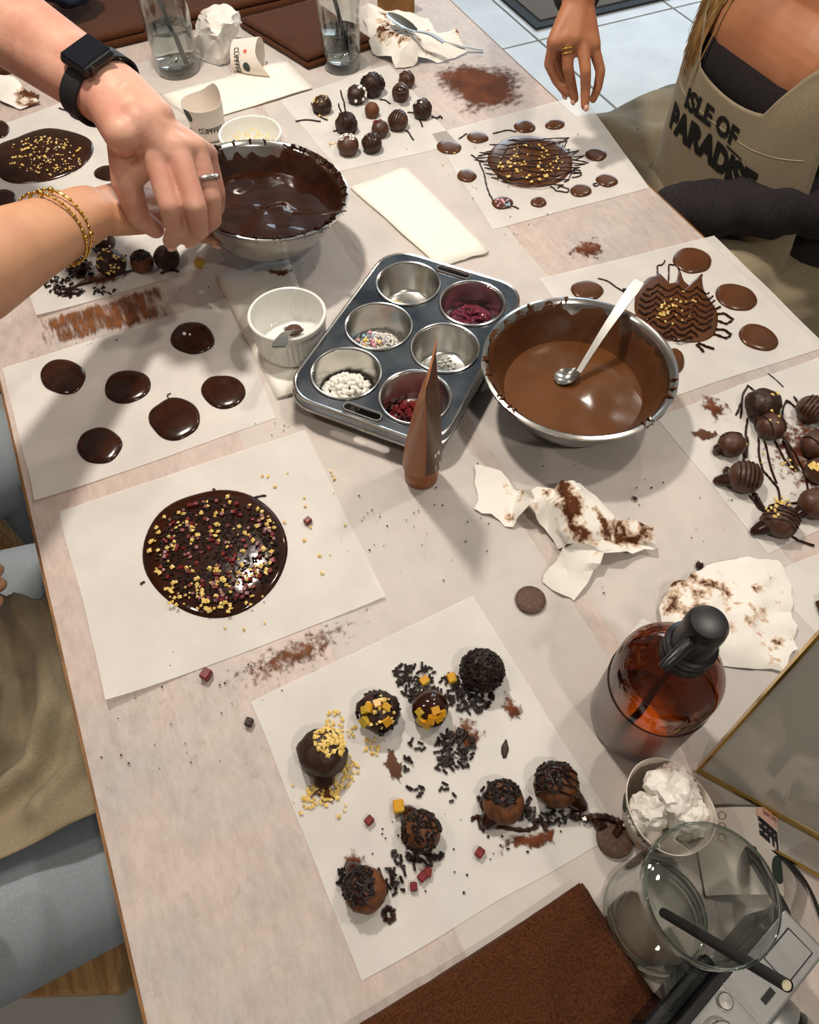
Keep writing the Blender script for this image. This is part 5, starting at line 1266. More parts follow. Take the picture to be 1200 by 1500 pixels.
MB().box(fb - back * .0275, (SW, .002, .0042), Matrix((sd, back, Vector((0, 0, 1)))).transposed()).build('gold_foot_edge', M['gold'], sg, False)

# ------------------------------------------------------------------ camera at the lower right
k0, k1 = P(1143, 1322, .062), P(1004, 1488, .062)
kx = (k1 - k0); kx.z = 0; kx.normalize(); ky = Vector((-kx.y, kx.x, 0))
if ky.dot(d2) < 0: ky = -ky
kb_ = k0.copy(); kb_.z = T + .0008
KM = Matrix((kx, ky, Vector((0, 0, 1)))).transposed()
def kp(x, y, z): return kb_ + KM @ Vector((x, y, z))
km = thing('camera', 'silver and black retro camera lying beside the large tumbler', 'camera', kp(.06, .02, 0))
def kbox(nm, c, d, m, bev=.002, parent=None):
    o = MB().box(kp(*c), d, KM).build(nm, M[m], parent or km, False)
    if bev: b = o.modifiers.new('round', 'BEVEL'); b.width = bev; b.segments = 3
    return o
kbox('body', (.060, .018, .026), (.120, .036, .050), 'cam_black', .004)
tpn = kbox('top_plate', (.060, .0195, .0565), (.119, .033, .011), 'cam_silver', .002)
kbox('rear_edge', (.060, .0015, .0565), (.120, .006, .0125), 'black_plastic', .001)
kbox('flip_screen', (.088, -.006, .030), (.062, .010, .040), 'cam_black', .002)
kbox('screen_face', (.088, -.0115, .030), (.056, .001, .034), 'screen', 0)
kbox('flash', (.022, .021, .0622), (.026, .018, .0008), 'cam_silver', .0003, tpn)
q = [(.009, .012), (.035, .012), (.035, .030), (.009, .030)]
MB().tube([kp(a, b, .0627) for a, b in q + q[:1]], .0004, 4, False).build('flash_seam', M['black_plastic'], tpn)
kbox('mode_slot', (.050, .026, .0624), (.010, .004, .001), 'black_plastic', 0, tpn)
MB().lathe(kp(.073, .0105, .062), [(.005, 0), (.005, .002), (.0042, .0028), (0, .003)], 24).build('button', M['silver'], tpn)
for (x, y, r, h_) in [(.090, .021, .0095, .007), (.108, .012, .0105, .006)]:
    MB().lathe(kp(x, y, .062), [(r, 0), (r, h_ - .001), (r - .001, h_), (r * .55, h_), (r * .5, h_ + .0012), (0, h_ + .0014)], 48, None, lambda a, rr_, z, R_=r: rr_ + (.0003 * math.cos(a * 30) if rr_ > R_ * .95 else 0)).build('dial', M['silver'], tpn)
kbox('seam_strip', (.066, .0195, .0623), (.0012, .032, .0006), 'silver', 0, tpn)
lb = kp(.062, .036, .030); LM = Matrix((kx, Vector((0, 0, 1)), ky)).transposed()
ln = MB().lathe(lb, [(.029, 0), (.0300, .002), (.0300, .012), (.0285, .013), (.0285, .016), (.0305, .017), (.0305, .034), (.0285, .036), (.0255, .036), (.022, .028), (0, .026)], 72, LM, lambda a, r, z: r + (.0004 * math.cos(a * 72) if r > .0295 else 0)).build('lens', M['cam_silver'], km)
MB().ring(lb + LM @ Vector((0, 0, .0145)), .0288, .0012, 60, 8, LM).build('lens_ring', M['black_plastic'], ln)
MB().lathe(kp(.128, .006, .050), [(.007, -.012), (.009, -.008), (.009, .008), (.006, .011), (0, .012)], 24, KM).build('grip_knob', M['cam_black'], km)
strap_pts = [P(1150, 1342, .050), P(1142, 1322, .046), P(1110, 1268, .024), P(1098, 1230, .003), P(1128, 1243, .003), P(1165, 1272, .004), P(1190, 1310, .010), P(1215, 1380, .035)]
sp = []
for i in range(len(strap_pts) - 1):
    p0 = strap_pts[max(i - 1, 0)]; p1 = strap_pts[i]; p2 = strap_pts[i + 1]; p3 = strap_pts[min(i + 2, len(strap_pts) - 1)]
    for k in range(5):
        s_ = k / 5; sp.append(.5 * ((2 * p1) + (p2 - p0) * s_ + (2 * p0 - 5 * p1 + 4 * p2 - p3) * s_ ** 2 + (3 * p1 - p0 - 3 * p2 + p3) * s_ ** 3))
MB().tube(sp, .0045, 8, True, .25).build('strap', M['black_rubber'], km)

# ------------------------------------------------------------------ people
def capsule(mb, p0, r0, p1, r1, n=None):
    """round-ended tapered limb"""
    p0, p1 = Vector(p0), Vector(p1); d = p1 - p0; L = d.length; n = n or (36 if max(r0, r1) > .03 else 16)
    if L < 1e-6: return mb.sphere(p0, r0, n, 8)
    d.normalize(); pts = []; rs = []
    for k in range(5): a = math.pi / 2 * (1 - k / 4.0); pts.append(p0 - d * r0 * math.sin(a)); rs.append(max(r0 * math.cos(a), 1e-5))
    for k in range(5): a = math.pi / 2 * (k / 4.0); pts.append(p1 + d * r1 * math.sin(a)); rs.append(max(r1 * math.cos(a), 1e-5))
    return mb.tube(pts, rs, n)
def fused(name, caps, voxel, smooth, m, parent, extra=None):
    """one continuous skin over a set of tapered limbs"""
    mb = MB()
    for c in caps:
        if len(c) == 2: mb.sphere(c[0], 1, 18, 12, c[1])
        else: capsule(mb, *c)
    if extra: extra(mb)
    o = mb.build(name, None, parent)
    r = o.modifiers.new('fuse', 'REMESH'); r.mode = 'VOXEL'; r.voxel_size = voxel
    sm = o.modifiers.new('smooth', 'SMOOTH'); sm.factor = .5; sm.iterations = smooth
    bpy.context.view_layer.update()
    me = bpy.data.meshes.new_from_object(o.evaluated_get(bpy.context.evaluated_depsgraph_get()))
    o.modifiers.clear(); old = o.data; o.data = me; bpy.data.meshes.remove(old)
    me.materials.clear(); me.materials.append(m); me.polygons.foreach_set('use_smooth', [True] * len(me.polygons)); me.name = name
    return o
def chain(pts, rs): return [(pts[i], rs[i], pts[i + 1], rs[i + 1]) for i in range(len(pts) - 1)]

def head_caps(c, f, s):
    """skull, jaw, nose, ears around the head centre c, facing f, s = the person's left"""
    u = Vector((0, 0, 1))
    return [(c + u * .03 - f * .012, .082, c + u * .03 + f * .018, .078), (c - u * .02 + f * .028, .062, c - u * .055 + f * .05, .036), (c - u * .03, .06, c - u * .03 + f * .02, .058),
            (c + f * .092 + u * .012, .008, c + f * .108 - u * .02, .0115), (c + s * .076, .010, c + s * .078 + u * .03, .013), (c - s * .076, .010, c - s * .078 + u * .03, .013),
            (c + f * .078 + s * .03 + u * .032, .010, c + f * .082 + s * .012 + u * .033, .009), (c + f * .078 - s * .03 + u * .032, .010, c + f * .082 - s * .012 + u * .033, .009)]
def face_parts(c, f, s, parent, hairm, long_hair=False):
    u = Vector((0, 0, 1))
    for k in (-1, 1):
        e = MB().sphere(c + f * .0745 + s * k * .031 + u * .014, .0105, 12, 8).build('eye', M['eye'], parent)
        MB().sphere(c + f * .0822 + s * k * .031 + u * .014, .0042, 10, 6).build('iris', M['hair_dark'], e)
    MB().tube([c + f * .080 + s * .024 - u * .046, c + f * .090 - u * .046, c + f * .080 - s * .024 - u * .046], [.003, .006, .003], 8).build('mouth', M['lips'], parent)
    caps = [(c + u * .045 - f * .03, .088, c + u * .05 + f * .012, .082), (c - f * .045 - u * .03, .07, c - f * .04 + u * .03, .08)]
    if long_hair: caps += [(c - f * .05 - u * .04, .075, c - f * .08 - u * .22, .06), (c + s * .07 - f * .02, .03, c + s * .085 - f * .01 - u * .2, .028), (c - s * .07 - f * .02, .03, c - s * .085 - f * .01 - u * .2, .028)]
    return fused('hair_cap', caps, .006, 4, hairm, parent)

def seated(label, hip, f, skin, shirtm, hairm, legm, skin_caps, sleeve_caps, lean=.0, knee_spread=.12, head_h=.60, scale=1.0, voxel=.0026, thigh_len=.44, long_hair=False, chest=None):
    """a person sitting upright on a stool: hip = seat point (world), f = facing"""
    s = Vector((-f.y, f.x, 0)); u = Vector((0, 0, 1)); hip = Vector(hip)
    t = thing('person', label, 'person', (hip.x, hip.y, 0), 'people at the chocolate table')
    ch = hip + u * .36 * scale + f * lean * .7; sh = hip + u * .47 * scale + f * lean; nk = sh + u * .06 + f * .01; hd = hip + u * (.47 + .21) * scale + f * (lean + .03)
    caps = [(hip + s * .07 + u * .06, .11, ch + s * .05, .10), (hip - s * .07 + u * .06, .11, ch - s * .05, .10), (sh + s * .10 - u * .03, .055, sh - s * .10 - u * .03, .055), (sh - u * .02, .062, hd - u * .05, .054)]
    caps += head_caps(hd, f, s) + skin_caps
    fused('body', caps, voxel, 5, skin, t)
    sc = [(hip + s * .075 + u * .05, .122, ch + s * .055, .112), (hip - s * .075 + u * .05, .122, ch - s * .055, .112), (sh + s * .135 - u * .03, .062, sh - s * .135 - u * .03, .062), (ch + s * .05, .105, sh + s * .1 - u * .05, .07), (ch - s * .05, .105, sh - s * .1 - u * .05, .07)]
    shirt = fused('shirt', sc + sleeve_caps, .005, 4, shirtm, t)
    lc = []
    for k in (-1, 1):
        a = hip + s * k * .09 + u * .06; b = hip + f * thigh_len + s * k * knee_spread + u * .06; c = b - f * .02; c.z = .075
        lc += [(a, .095, b, .068), (b, .066, c, .048)]
    lc.append((hip + s * .08 + u * .05, .115, hip - s * .08 + u * .05, .115))
    fused('trousers', lc, .006, 5, legm, t)
    for k in (-1, 1):
        c = hip + f * (thigh_len - .02) + s * k * knee_spread; c.z = 0
        sh_o = fused('shoe', [(c + u * .05 - f * .03, .045, c + u * .042 + f * .15, .036)], .006, 3, M['black_rubber'], t)
        for v in sh_o.data.vertices: v.co.z = max(v.co.z, .004)
    h = face_parts(hd, f, s, t, hairm, long_hair)
    return t, shirt

def stool(c, ang, label, zt, half=.17):
    t = thing('wooden_stool', label, 'stool', (c[0], c[1], 0), 'wooden stools'); R = Matrix.Rotation(ang, 3, 'Z')
    o = MB().box((c[0], c[1], zt - .02), (half * 2, half * 2, .04), R).build('seat', M['wood'], t, False); b = o.modifiers.new('round', 'BEVEL'); b.width = .006; b.segments = 2
    for sx in (-1, 1):
        for sy in (-1, 1):
            q = R @ Vector((sx * (half - .03), sy * (half - .03), 0)); MB().box((c[0] + q.x, c[1] + q.y, (zt - .04) / 2), (.04, .04, zt - .04), R).build('leg', M['wood'], t, False)
        q = R @ Vector((sx * (half - .03), 0, 0)); MB().box((c[0] + q.x, c[1] + q.y, .18), (.022, half * 2 - .1, .03), R).build('rail', M['wood'], t, False)
    return t
FX = Vector((1, 0, 0))

# --- the man with the watch: left hand pinching over the sheet
Wr = P(174, 146, .222); El = P(-150, -75, .27)
fa = (Wr - El).normalized(); side = fa.cross(Vector((0, 0, 1))).normalized(); up_ = side.cross(fa).normalized()
mcp = [P(228, 233, .200), P(259, 216, .205), P(287, 217, .196), P(303, 226, .178)]
ctl = P(205, 185, .222)
A_caps = [(El, .047, El.lerp(Wr, .35), .046)] + chain([El.lerp(Wr, .35), El.lerp(Wr, .75), Wr], [.046, .036, .026])
for k in (-1, 1): A_caps += [(El.lerp(Wr, .55) + side * k * .006, .036, Wr + side * k * .012, .0225), (Wr + side * k * .012, .0225, ctl + side * k * .020, .018)]
for m_, r_ in zip(mcp, (.0130, .0132, .0125, .0115)):
    A_caps += [(Wr.lerp(ctl, .5), .019, m_, r_)]
A_caps += [(mcp[0], .012, mcp[1], .012), (mcp[1], .012, mcp[2], .0115), (mcp[2], .0115, mcp[3], .011), (ctl, .022, (mcp[0] + mcp[1]) / 2, .013), (ctl, .022, (mcp[2] + mcp[3]) / 2, .012)]
fingersA = [[mcp[0], P(249, 303, .172), P(257, 338, .142), P(250, 354, .122)], [mcp[1], P(287, 303, .170), P(291, 337, .140), P(277, 350, .121)], [mcp[2], P(309, 290, .160), P(312, 322, .132), P(298, 334, .114)], [mcp[3], P(318, 282, .146), P(318, 306, .122), P(306, 318, .106)]]
for fg, r_ in zip(fingersA, (1, 1.02, .97, .85)): A_caps += chain(fg, [.0118 * r_, .0108 * r_, .0097 * r_, .0085 * r_])
thA = [P(182, 205, .205), P(186, 268, .176), P(203, 318, .145), P(228, 336, .126)]
A_caps += chain(thA, [.017, .0150, .0118, .0095]) + [(P(190, 190, .212), .02, thA[1], .0155), (mcp[0], .011, thA[1], .011)]
shA = Vector((-.42, 1.33, T + .20)); A_caps += [(shA, .055, El, .047)]
# other arm rests on his lap
lapA = [Vector((-.44, .97 + .02, T + .20)), Vector((-.36, .93, T - .02)), Vector((-.22, 1.0, T - .10))]
A_caps += chain(lapA, [.052, .045, .030]) + [(lapA[2], .03, lapA[2] + Vector((.07, .05, -.01)), .02)]
man, _ = seated('person with reddish bare forearm and black watch pinching over the sheet', (-.50, 1.16, T - .27), FX, M['skin_a'], M['navy'], M['hair_dark'], M['jeans'], A_caps, [(shA, .066, shA.lerp(El, .45), .060), (lapA[0], .064, lapA[0].lerp(lapA[1], .5), .058)], .05, thigh_len=.34, voxel=.0024)
def nails(fingers, m, parent, r=.0052, upd=None, off=.0062):
    for fg in fingers:
        d = (fg[3] - fg[2]).normalized(); n_ = d.cross((fg[1] - fg[0]).cross(d)); n_ = n_.normalized() if n_.length > 1e-6 else Vector((0, 0, 1))
        if upd is not None: n_ = (upd - d * upd.dot(d)).normalized()
        sd_ = d.cross(n_).normalized(); R = Matrix((sd_, d, n_)).transposed()
        MB().sphere(fg[3] + n_ * off + d * .002, 1, 10, 6, (r, r * 1.25, .0028), R).build('fingernail', m, parent)
nails(fingersA, M['nail'], man)
# watch
wc = El.lerp(Wr, .925) ; wdir = (P(150, 168, .21) - P(222, 118, .215)); wn = (Vector((0, 0, T + H)) - wc).normalized()
wn = (wn * .55 + Vector((0, 0, 1)) * .6 + side * -.1).normalized(); wn = (wn - fa * wn.dot(fa)).normalized(); ws = fa.cross(wn).normalized()
WM = Matrix((ws, fa, wn)).transposed()
wt_ = thing('wristwatch', 'black smartwatch on the reddish forearm', 'watch', wc, None)
sb = MB(); vs = []; fs = []; n = 48
for i in range(n):
    a = 2 * math.pi * i / n
    for (dv, rr_) in ((-.011, 0), (-.011, .0022), (.011, .0022), (.011, 0)):
        vs.append(wc + WM @ Vector(((.0385 + rr_) * math.cos(a), dv, (.0285 + rr_) * math.sin(a))))
for i in range(n):
    for k in range(4): fs.append((i * 4 + k, ((i + 1) % n) * 4 + k, ((i + 1) % n) * 4 + (k + 1) % 4, i * 4 + (k + 1) % 4))
fix_normals(sb.add(vs, fs).build('strap', M['black_rubber'], wt_))
o = MB().box(wc + wn * .0335, (.040, .036, .0105), WM).build('case', M['black_plastic'], wt_, False); b = o.modifiers.new('round', 'BEVEL'); b.width = .005; b.segments = 4
o2 = MB().box(wc + wn * .0388, (.035, .031, .0022), WM).build('screen', M['screen'], wt_, False); b = o2.modifiers.new('round', 'BEVEL'); b.width = .001; b.segments = 2
MB().tube([wc + wn * .0335 + fa * .017 + ws * .009, wc + wn * .0335 + fa * .0205 + ws * .009], .0035, 12).build('crown', M['black_plastic'], wt_)
# ring on the ring finger
def ring_on(p0, p1, t_, r, m, label, w_=.0016, group=None):
    d = (p1 - p0).normalized(); R = d.to_track_quat('Z', 'X').to_matrix(); c = p0.lerp(p1, t_)
    o = MB().ring(c, r, w_, 36, 8, R).build('finger_ring', m, None, True, c); return tag(o, label, 'ring', group)
ring_on(fingersA[2][0], fingersA[2][1], .62, .0122, M['silver'], 'silver band ring on the pinching hand', .0024)

# --- the person with the gold bracelets: right hand under the held bowl
Eb = P(-210, 480, .235); Wb = P(128, 312, .150)
fb_ = (Wb - Eb).normalized(); sb_ = fb_.cross(Vector((0, 0, 1))).normalized()
B_caps = chain([Eb, Eb.lerp(Wb, .4), Eb.lerp(Wb, .8), Wb], [.044, .043, .031, .026])
for k in (-1, 1): B_caps += [(Eb.lerp(Wb, .6) + sb_ * k * .004, .034, Wb + sb_ * k * .010, .022)]
mb_ = [P(240, 318, .098), P(250, 298, .100), P(254, 279, .098), P(248, 262, .096)]
for q in mb_: B_caps.append((Wb + Vector((.004, 0, 0)), .021, q, .0115))
B_caps += [(mb_[0], .0115, mb_[1], .0115), (mb_[1], .0115, mb_[2], .0115), (mb_[2], .0115, mb_[3], .011), (Wb.lerp(mb_[1], .5), .022, mb_[1], .014)]
fingersB = [[mb_[0], P(278, 338, .082), P(298, 346, .074), P(316, 352, .068)], [mb_[1], P(290, 322, .060), P(318, 326, .046), P(340, 328, .038)], [mb_[2], P(296, 302, .052), P(326, 305, .036), P(348, 305, .028)], [mb_[3], P(286, 282, .054), P(308, 284, .040), P(326, 284, .032)]]
for fg, r_ in zip(fingersB, (1, 1, .96, .85)): B_caps += chain(fg, [.0100 * r_, .0090 * r_, .0080 * r_, .0068 * r_])
thB = [P(165, 318, .142), P(205, 322, .128), P(236, 318, .122), P(258, 300, .118)]
B_caps += chain(thB, [.019, .0150, .0110, .0090])
shB = Vector((-.50, .52, T + .20)); B_caps += [(shB, .050, Eb, .043)]
lapB = [Vector((-.52, .86, T + .20)), Vector((-.46, .90, T - .02)), Vector((-.30, .86, T - .08))]
B_caps += chain(lapB, [.046, .040, .027]) + [(lapB[2], .027, lapB[2] + Vector((.07, -.04, -.01)), .018)]
wom, _ = seated('person with gold bracelets reaching to hold the dark chocolate bowl', (-.58, .69, T - .27), FX, M['skin_b'], M['grey_shirt'], M['hair_dark'], M['jeans'], B_caps, [(shB, .062, shB.lerp(Eb, .4), .056), (lapB[0], .060, lapB[0].lerp(lapB[1], .5), .054)], .05, thigh_len=.36, long_hair=True, voxel=.0024)
nails(fingersB[:1], M['nail'], wom)
for k, (t_, rr_) in enumerate(((.835, .0345), (.80, .0355))):
    c = Eb.lerp(Wb, t_); R = (fb_ + Vector((.0, 0, .12 * k))).to_track_quat('Z', 'X').to_matrix()
    br = thing('bracelet', ('thin gold chain bracelet with small beads nearer the wrist', 'twin gold rope bracelet further up the forearm')[k], 'bracelet', c, None)
    MB().ring(c, rr_, .0009, 80, 6, R).build('chain', M['gold'], br)
    for j in range(64):
        a = 2 * math.pi * j / 64
        if j % 2 == 0: MB().sphere(c + R @ Vector((rr_ * math.cos(a), rr_ * math.sin(a), 0)), .0018 if j % 16 else .0032, 8, 6).build('bead', M['gold'], br)

# --- apron cloth over two thighs
def lap_cloth(name, yc, half, r, ztop, x0, x1, s0, s1, amp, seed, m, parent, zmin=-.36, sag=.03, n=90, k_=70, taper=0.0, ridges=()):
    """s runs across the lap in metres, 0 over the gap between the thighs"""
    vs = []; fs = []
    for i in range(n + 1):
        s = s0 + (s1 - s0) * i / n; sg = 1 if s >= 0 else -1; a = abs(s)
        if a <= half: y, z = a, ztop - sag * (1 + math.cos(math.pi * a / half)) / 2; ny, nz = 0, 1
        elif a <= half + r * math.pi / 2: th = (a - half) / r; y, z = half + r * math.sin(th), ztop - r + r * math.cos(th); ny, nz = math.sin(th), math.cos(th)
        else: y, z = half + r + .02 * math.sin((a - half) * 9), ztop - r - (a - half - r * math.pi / 2); ny, nz = 1, 0
        for j in range(k_ + 1):
            x = x0 + (x1 - x0) * j / k_; t_ = j / k_
            d = amp * (mnoise.noise(Vector((x * 7 + s * 5, s * 13 - x * 4, seed))) + .6 * mnoise.noise(Vector((x * 16, s * 24 + x * 10, seed + 5)))) + amp * .35 * math.sin(s * 60 + 5 * mnoise.noise(Vector((x * 6, s * 3, seed))))
            for (pts, A_, w_) in ridges:
                dist = 9.0
                for (xa, ya), (xb, yb) in zip(pts[:-1], pts[1:]):
                    ex, ey = xb - xa, yb - ya; q = max(0, min(1, ((x - xa) * ex + (yc + s - ya) * ey) / (ex * ex + ey * ey))); dist = min(dist, math.hypot(x - xa - q * ex, yc + s - ya - q * ey))
                d += A_ * math.exp(-(dist / w_) ** 2)
            yy = (y + ny * d) * (1 + taper * t_); zz = max(z + nz * d, zmin + .01 * d)
            vs.append((x, yc + sg * yy, T + zz))
    for i in range(n):
        for j in range(k_):
            a = i * (k_ + 1) + j; fs.append((a, a + 1, a + k_ + 2, a + k_ + 1))
    o = MB().add(vs, fs).build(name, m, parent, 'all'); sm = o.modifiers.new('thickness', 'SOLIDIFY'); sm.thickness = .0018; sm.offset = 0
    return o

# --- the person nearest on the left: only the lap shows
hipC = Vector((-.66, .335, T - .275))
C_caps = [(Vector((-.60, .13, T + .19)), .050, Vector((-.52, .07, T - .04)), .042), (Vector((-.52, .07, T - .04)), .042, Vector((-.36, .18, T - .085)), .028), (Vector((-.36, .18, T - .085)), .028, Vector((-.30, .22, T - .085)), .02),
          (Vector((-.60, .49, T + .19)), .050, Vector((-.54, .58, T - .02)), .042)]
hC = P(-34, 846, -.065)
C_caps += [(Vector((-.54, .58, T - .02)), .042, hC + Vector((-.09, .01, .01)), .028), (hC + Vector((-.09, .01, .01)), .026, hC + Vector((-.02, 0, 0)), .018)]
for k in range(4): C_caps += [(hC + Vector((-.025, -.027 + .018 * k, 0)), .011, hC + Vector((.018 - .006 * abs(k - 1.5), -.028 + .019 * k, -.012)), .0085)]
pc, _ = seated('person in pale jeans and beige apron beside the table edge', hipC, FX, M['skin_b'], M['grey_shirt'], M['hair_dark'], M['jeans'], C_caps, [(C_caps[0][0], .062, C_caps[0][2], .052), (C_caps[3][0], .062, C_caps[3][2], .052)], .03, thigh_len=.45, knee_spread=.10)
def px_path(pts): return [tuple(P(x, y, -.09)[:2]) for x, y in pts]
ap = lap_cloth('apron', .335, .115, .085, -.108, -.66, -.135, -.078, .38, .014, 3.0, M['apron'], pc, sag=.025, zmin=-.30,
    ridges=[(px_path([(-40, 850), (20, 880), (62, 950), (66, 1030), (30, 1110), (-30, 1150)]), .032, .013), (px_path([(60, 830), (90, 900), (105, 960)]), .018, .016), (px_path([(112, 1040), (90, 1110), (40, 1170)]), .024, .014), (px_path([(-40, 960), (10, 1000), (0, 1070)]), .026, .014), (px_path([(20, 790), (70, 800), (110, 850)]), .010, .018)])
c1_ = P(172, 1456, -.335); e1_ = (P(15, 1462, -.335) - c1_); e1_.z = 0; e1_.normalize(); e2_ = Vector((-e1_.y, e1_.x, 0)); e2_ = e2_ if e2_.y > 0 else -e2_
sc1 = c1_ + e1_ * .19 + e2_ * .19
stool((sc1.x, sc1.y), math.atan2(e1_.y, e1_.x), 'light wooden stool under the person in pale jeans', T - .335, .19)
stool((-.66, .76), .0, 'light wooden stool under the bracelet wearer', T - .338)
stool((-.54, 1.18), .0, 'light wooden stool under the watch wearer', T - .338)

# --- the woman in the lettered apron on the right side
FD = Vector((-1, 0, 0)); sD = Vector((0, -1, 0))         # facing the table, her left is towards the near end
pd = thing('person', 'woman in charcoal top and lettered beige apron beside the table', 'person', (1.08, .80, 0), 'people at the chocolate table')
wrR = P(848, -2, .185); elR = Vector((.84, 1.22, T + .14)); shR = Vector((.985, .955, T + .175))
shL = Vector((.985, .575, T + .165)); elL = Vector((1.02, .545, T - .005)); wrL = Vector((.775, .735, T - .072)); hdL = Vector((.685, .79, T - .10))
D_caps = [(V(.965, .70, .04), .085, V(.965, .83, .04), .085), (V(.932, .70, .115), .082, V(.932, .825, .115), .082), (V(.945, .68, .175), .062, V(.945, .845, .175), .062), (V(.955, .765, .17), .066, V(.935, .765, .30), .050), (shL, .05, shR, .05), (V(1.02, .70, -.14), .10, V(1.02, .83, -.14), .10), (V(1.0, .765, -.1), .10, V(.96, .765, .05), .10)]
D_caps += head_caps(V(.915, .765, .395), FD, sD)
D_caps += [(shR, .042, elR, .035), (elR, .035, elR.lerp(wrR, .8), .024), (elR.lerp(wrR, .8), .024, wrR, .021)]
mD = [P(812, 62, .150), P(832, 54, .156), P(853, 56, .154), P(869, 66, .146)]
for q in mD: D_caps.append((wrR, .0175, q, .0100))
D_caps += [(mD[i], .0100, mD[i + 1], .0100) for i in range(3)] + [(wrR, .019, (mD[1] + mD[2]) / 2, .0125)]
fingersD = [[mD[0], P(804, 94, .124), P(815, 118, .104), P(829, 137, .090)], [mD[1], P(832, 98, .126), P(837, 123, .104), P(842, 145, .087)], [mD[2], P(858, 104, .126), P(858, 130, .104), P(857, 155, .086)], [mD[3], P(880, 104, .120), P(876, 128, .102), P(869, 146, .089)]]
for fg, r_ in zip(fingersD, (.9, 1, 1.0, .9)): D_caps += chain(fg, [.0088 * r_, .0074 * r_, .0068 * r_, .0058 * r_])
thD = [P(826, 40, .160), P(815, 74, .128), P(824, 104, .104), P(834, 122, .092)]
D_caps += chain(thD, [.0135, .0115, .0095, .0078])
D_caps += [(shL, .042, elL, .035), (elL, .035, wrL, .024), (wrL, .024, hdL, .016)] + [(hdL, .015, hdL + Vector((-.055, .02 + .014 * k, -.005)), .008) for k in range(-1, 3)]
fused('body', D_caps, .0022, 8, M['skin_d'], pd)
top = [(V(.926, .70, .083), .080, V(.926, .83, .083), .080), (V(.960, .695, .045), .098, V(.960, .835, .045), .098), (V(.925, .702, .058), .072, V(.925, .705, .03), .078), (V(.925, .828, .058), .072, V(.925, .825, .03), .078), (V(1.01, .69, -.14), .118, V(.965, .70, .03), .098), (V(1.01, .84, -.14), .118, V(.965, .83, .03), .098), (V(1.03, .70, -.21), .125, V(1.03, .84, -.21), .125),
       (shL, .060, V(.975, .66, .06), .075), (shR, .060, V(.975, .87, .06), .075), (V(.985, .69, .16), .055, shL, .058), (V(.985, .84, .16), .055, shR, .058), (V(1.01, .69, .1), .075, V(1.01, .84, .1), .075)]
top += [(shR, .056, elR, .048), (elR, .046, elR.lerp(wrR, .93), .031), (shL, .060, elL, .056), (elL, .056, elL.lerp(wrL, .5), .046), (elL.lerp(wrL, .5), .046, wrL, .036)]
def creases(me, axis_pts, amp, fr):
    a, b = axis_pts
    for v in me.vertices:
        w_ = wloc(pd) + v.co; t_ = (w_ - a).dot(b - a) / (b - a).length_squared
        if 0 < t_ < 1 and (w_ - a.lerp(b, t_)).length < .075: v.co += v.normal * amp * mnoise.noise(Vector((t_ * fr, v.co.z * 14, v.co.y * 6)))
topo = fused('top', top, .0042, 5, M['black_top'], pd); topo.name = 'long_sleeve_top'
creases(topo.data, (elL, wrL), .007, 14)
lg = []
for k in (-1, 1):
    a = V(1.09, .815 + k * .10, -.20); b = V(.66, .835 + k * .17, -.205); c = Vector((b.x + .02, b.y, .075)); lg += [(a, .092, b, .056), (b, .056, c, .044)]
lg.append((V(1.1, .72, -.2), .115, V(1.1, .92, -.2), .115)); fused('trousers', lg, .006, 5, M['black_top'], pd)
for k in (-1, 1):
    c = Vector((.68, .835 + k * .17, 0)); so2 = fused('shoe', [(c + Vector((.03, 0, .05)), .045, c + Vector((-.15, 0, .042)), .036)], .006, 3, M['black_rubber'], pd)
    for v in so2.data.vertices: v.co.z = max(v.co.z, .004)
face_parts(V(.915, .765, .395), FD, sD, pd, M['hair'], True)
stool((1.10, .82), 0, 'light wooden stool under the woman in the lettered apron', T - .338, .16)
skirt = lap_cloth('apron_skirt', .845, .165, .085, -.102, .60, 1.19, -.40, .36, .015, 8.0, M['apron'], pd, sag=.028, taper=.16)
# bib, laid over the chest by casting towards the body from the table side
dg = bpy.context.evaluated_depsgraph_get(); bpy.context.view_layer.update()
def bvh_of(objs):
    vs = []; fs = []
    for o in objs:
        k = len(vs); off = wloc(o); vs += [v.co + off for v in o.data.vertices]; fs += [tuple(i + k for i in p.vertices) for p in o.data.polygons]
    return BVHTree.FromPolygons(vs, fs)
bodyo = [o for o in pd.children if o.name.startswith('body')][0]
tmb = MB()
for cp in top[:12] + D_caps[:4]: capsule(tmb, *cp, 28)
tree = BVHTree.FromPolygons(tmb.v, tmb.f)
def chest(y, z, off):
    best = None
    for (dy, dz) in ((0, 0), (.012, 0), (-.012, 0), (0, .012), (0, -.012)):
        h_ = tree.ray_cast(Vector((.3, y + dy, T + z + dz)), Vector((1, 0, 0)))
        if h_[0] is not None and h_[0].x < 1.06: best = h_[0].x if best is None else min(best, h_[0].x)
    return None if best is None else Vector((best - off, y, T + z))
YC = .765
def bib_pt(u, v, off=.006):
    """u -1..1 from her left to her right, v 0..1 from waist to top edge"""
    au = abs(u); top_z = .076 + (.11 * max(0, (au - .52) / .48) ** .8 if au > .52 else -.012 * (1 - (au / .52) ** 2))
    z = -.135 + (top_z + .135) * v; wid = .165 - .030 * v
    y = YC + u * wid; p = chest(y, z, off)
    if p is None: p = Vector((.93, y, T + z))
    p.x += .004 * mnoise.noise(Vector((y * 16, z * 12, 3))) * (1 - v)
    return p
nu, nv = 44, 36; vs = [bib_pt(-1 + 2 * i / nu, j / nv) for j in range(nv + 1) for i in range(nu + 1)]
for i in range(nu + 1):            # the cloth hangs free below the bust
    run = 9.0; lastz = None
    for j in range(nv, -1, -1):
        q = vs[j * (nu + 1) + i]
        if lastz is not None: run = run + .10 * (lastz - q.z)
        run = min(run, q.x); q.x = run; lastz = q.z
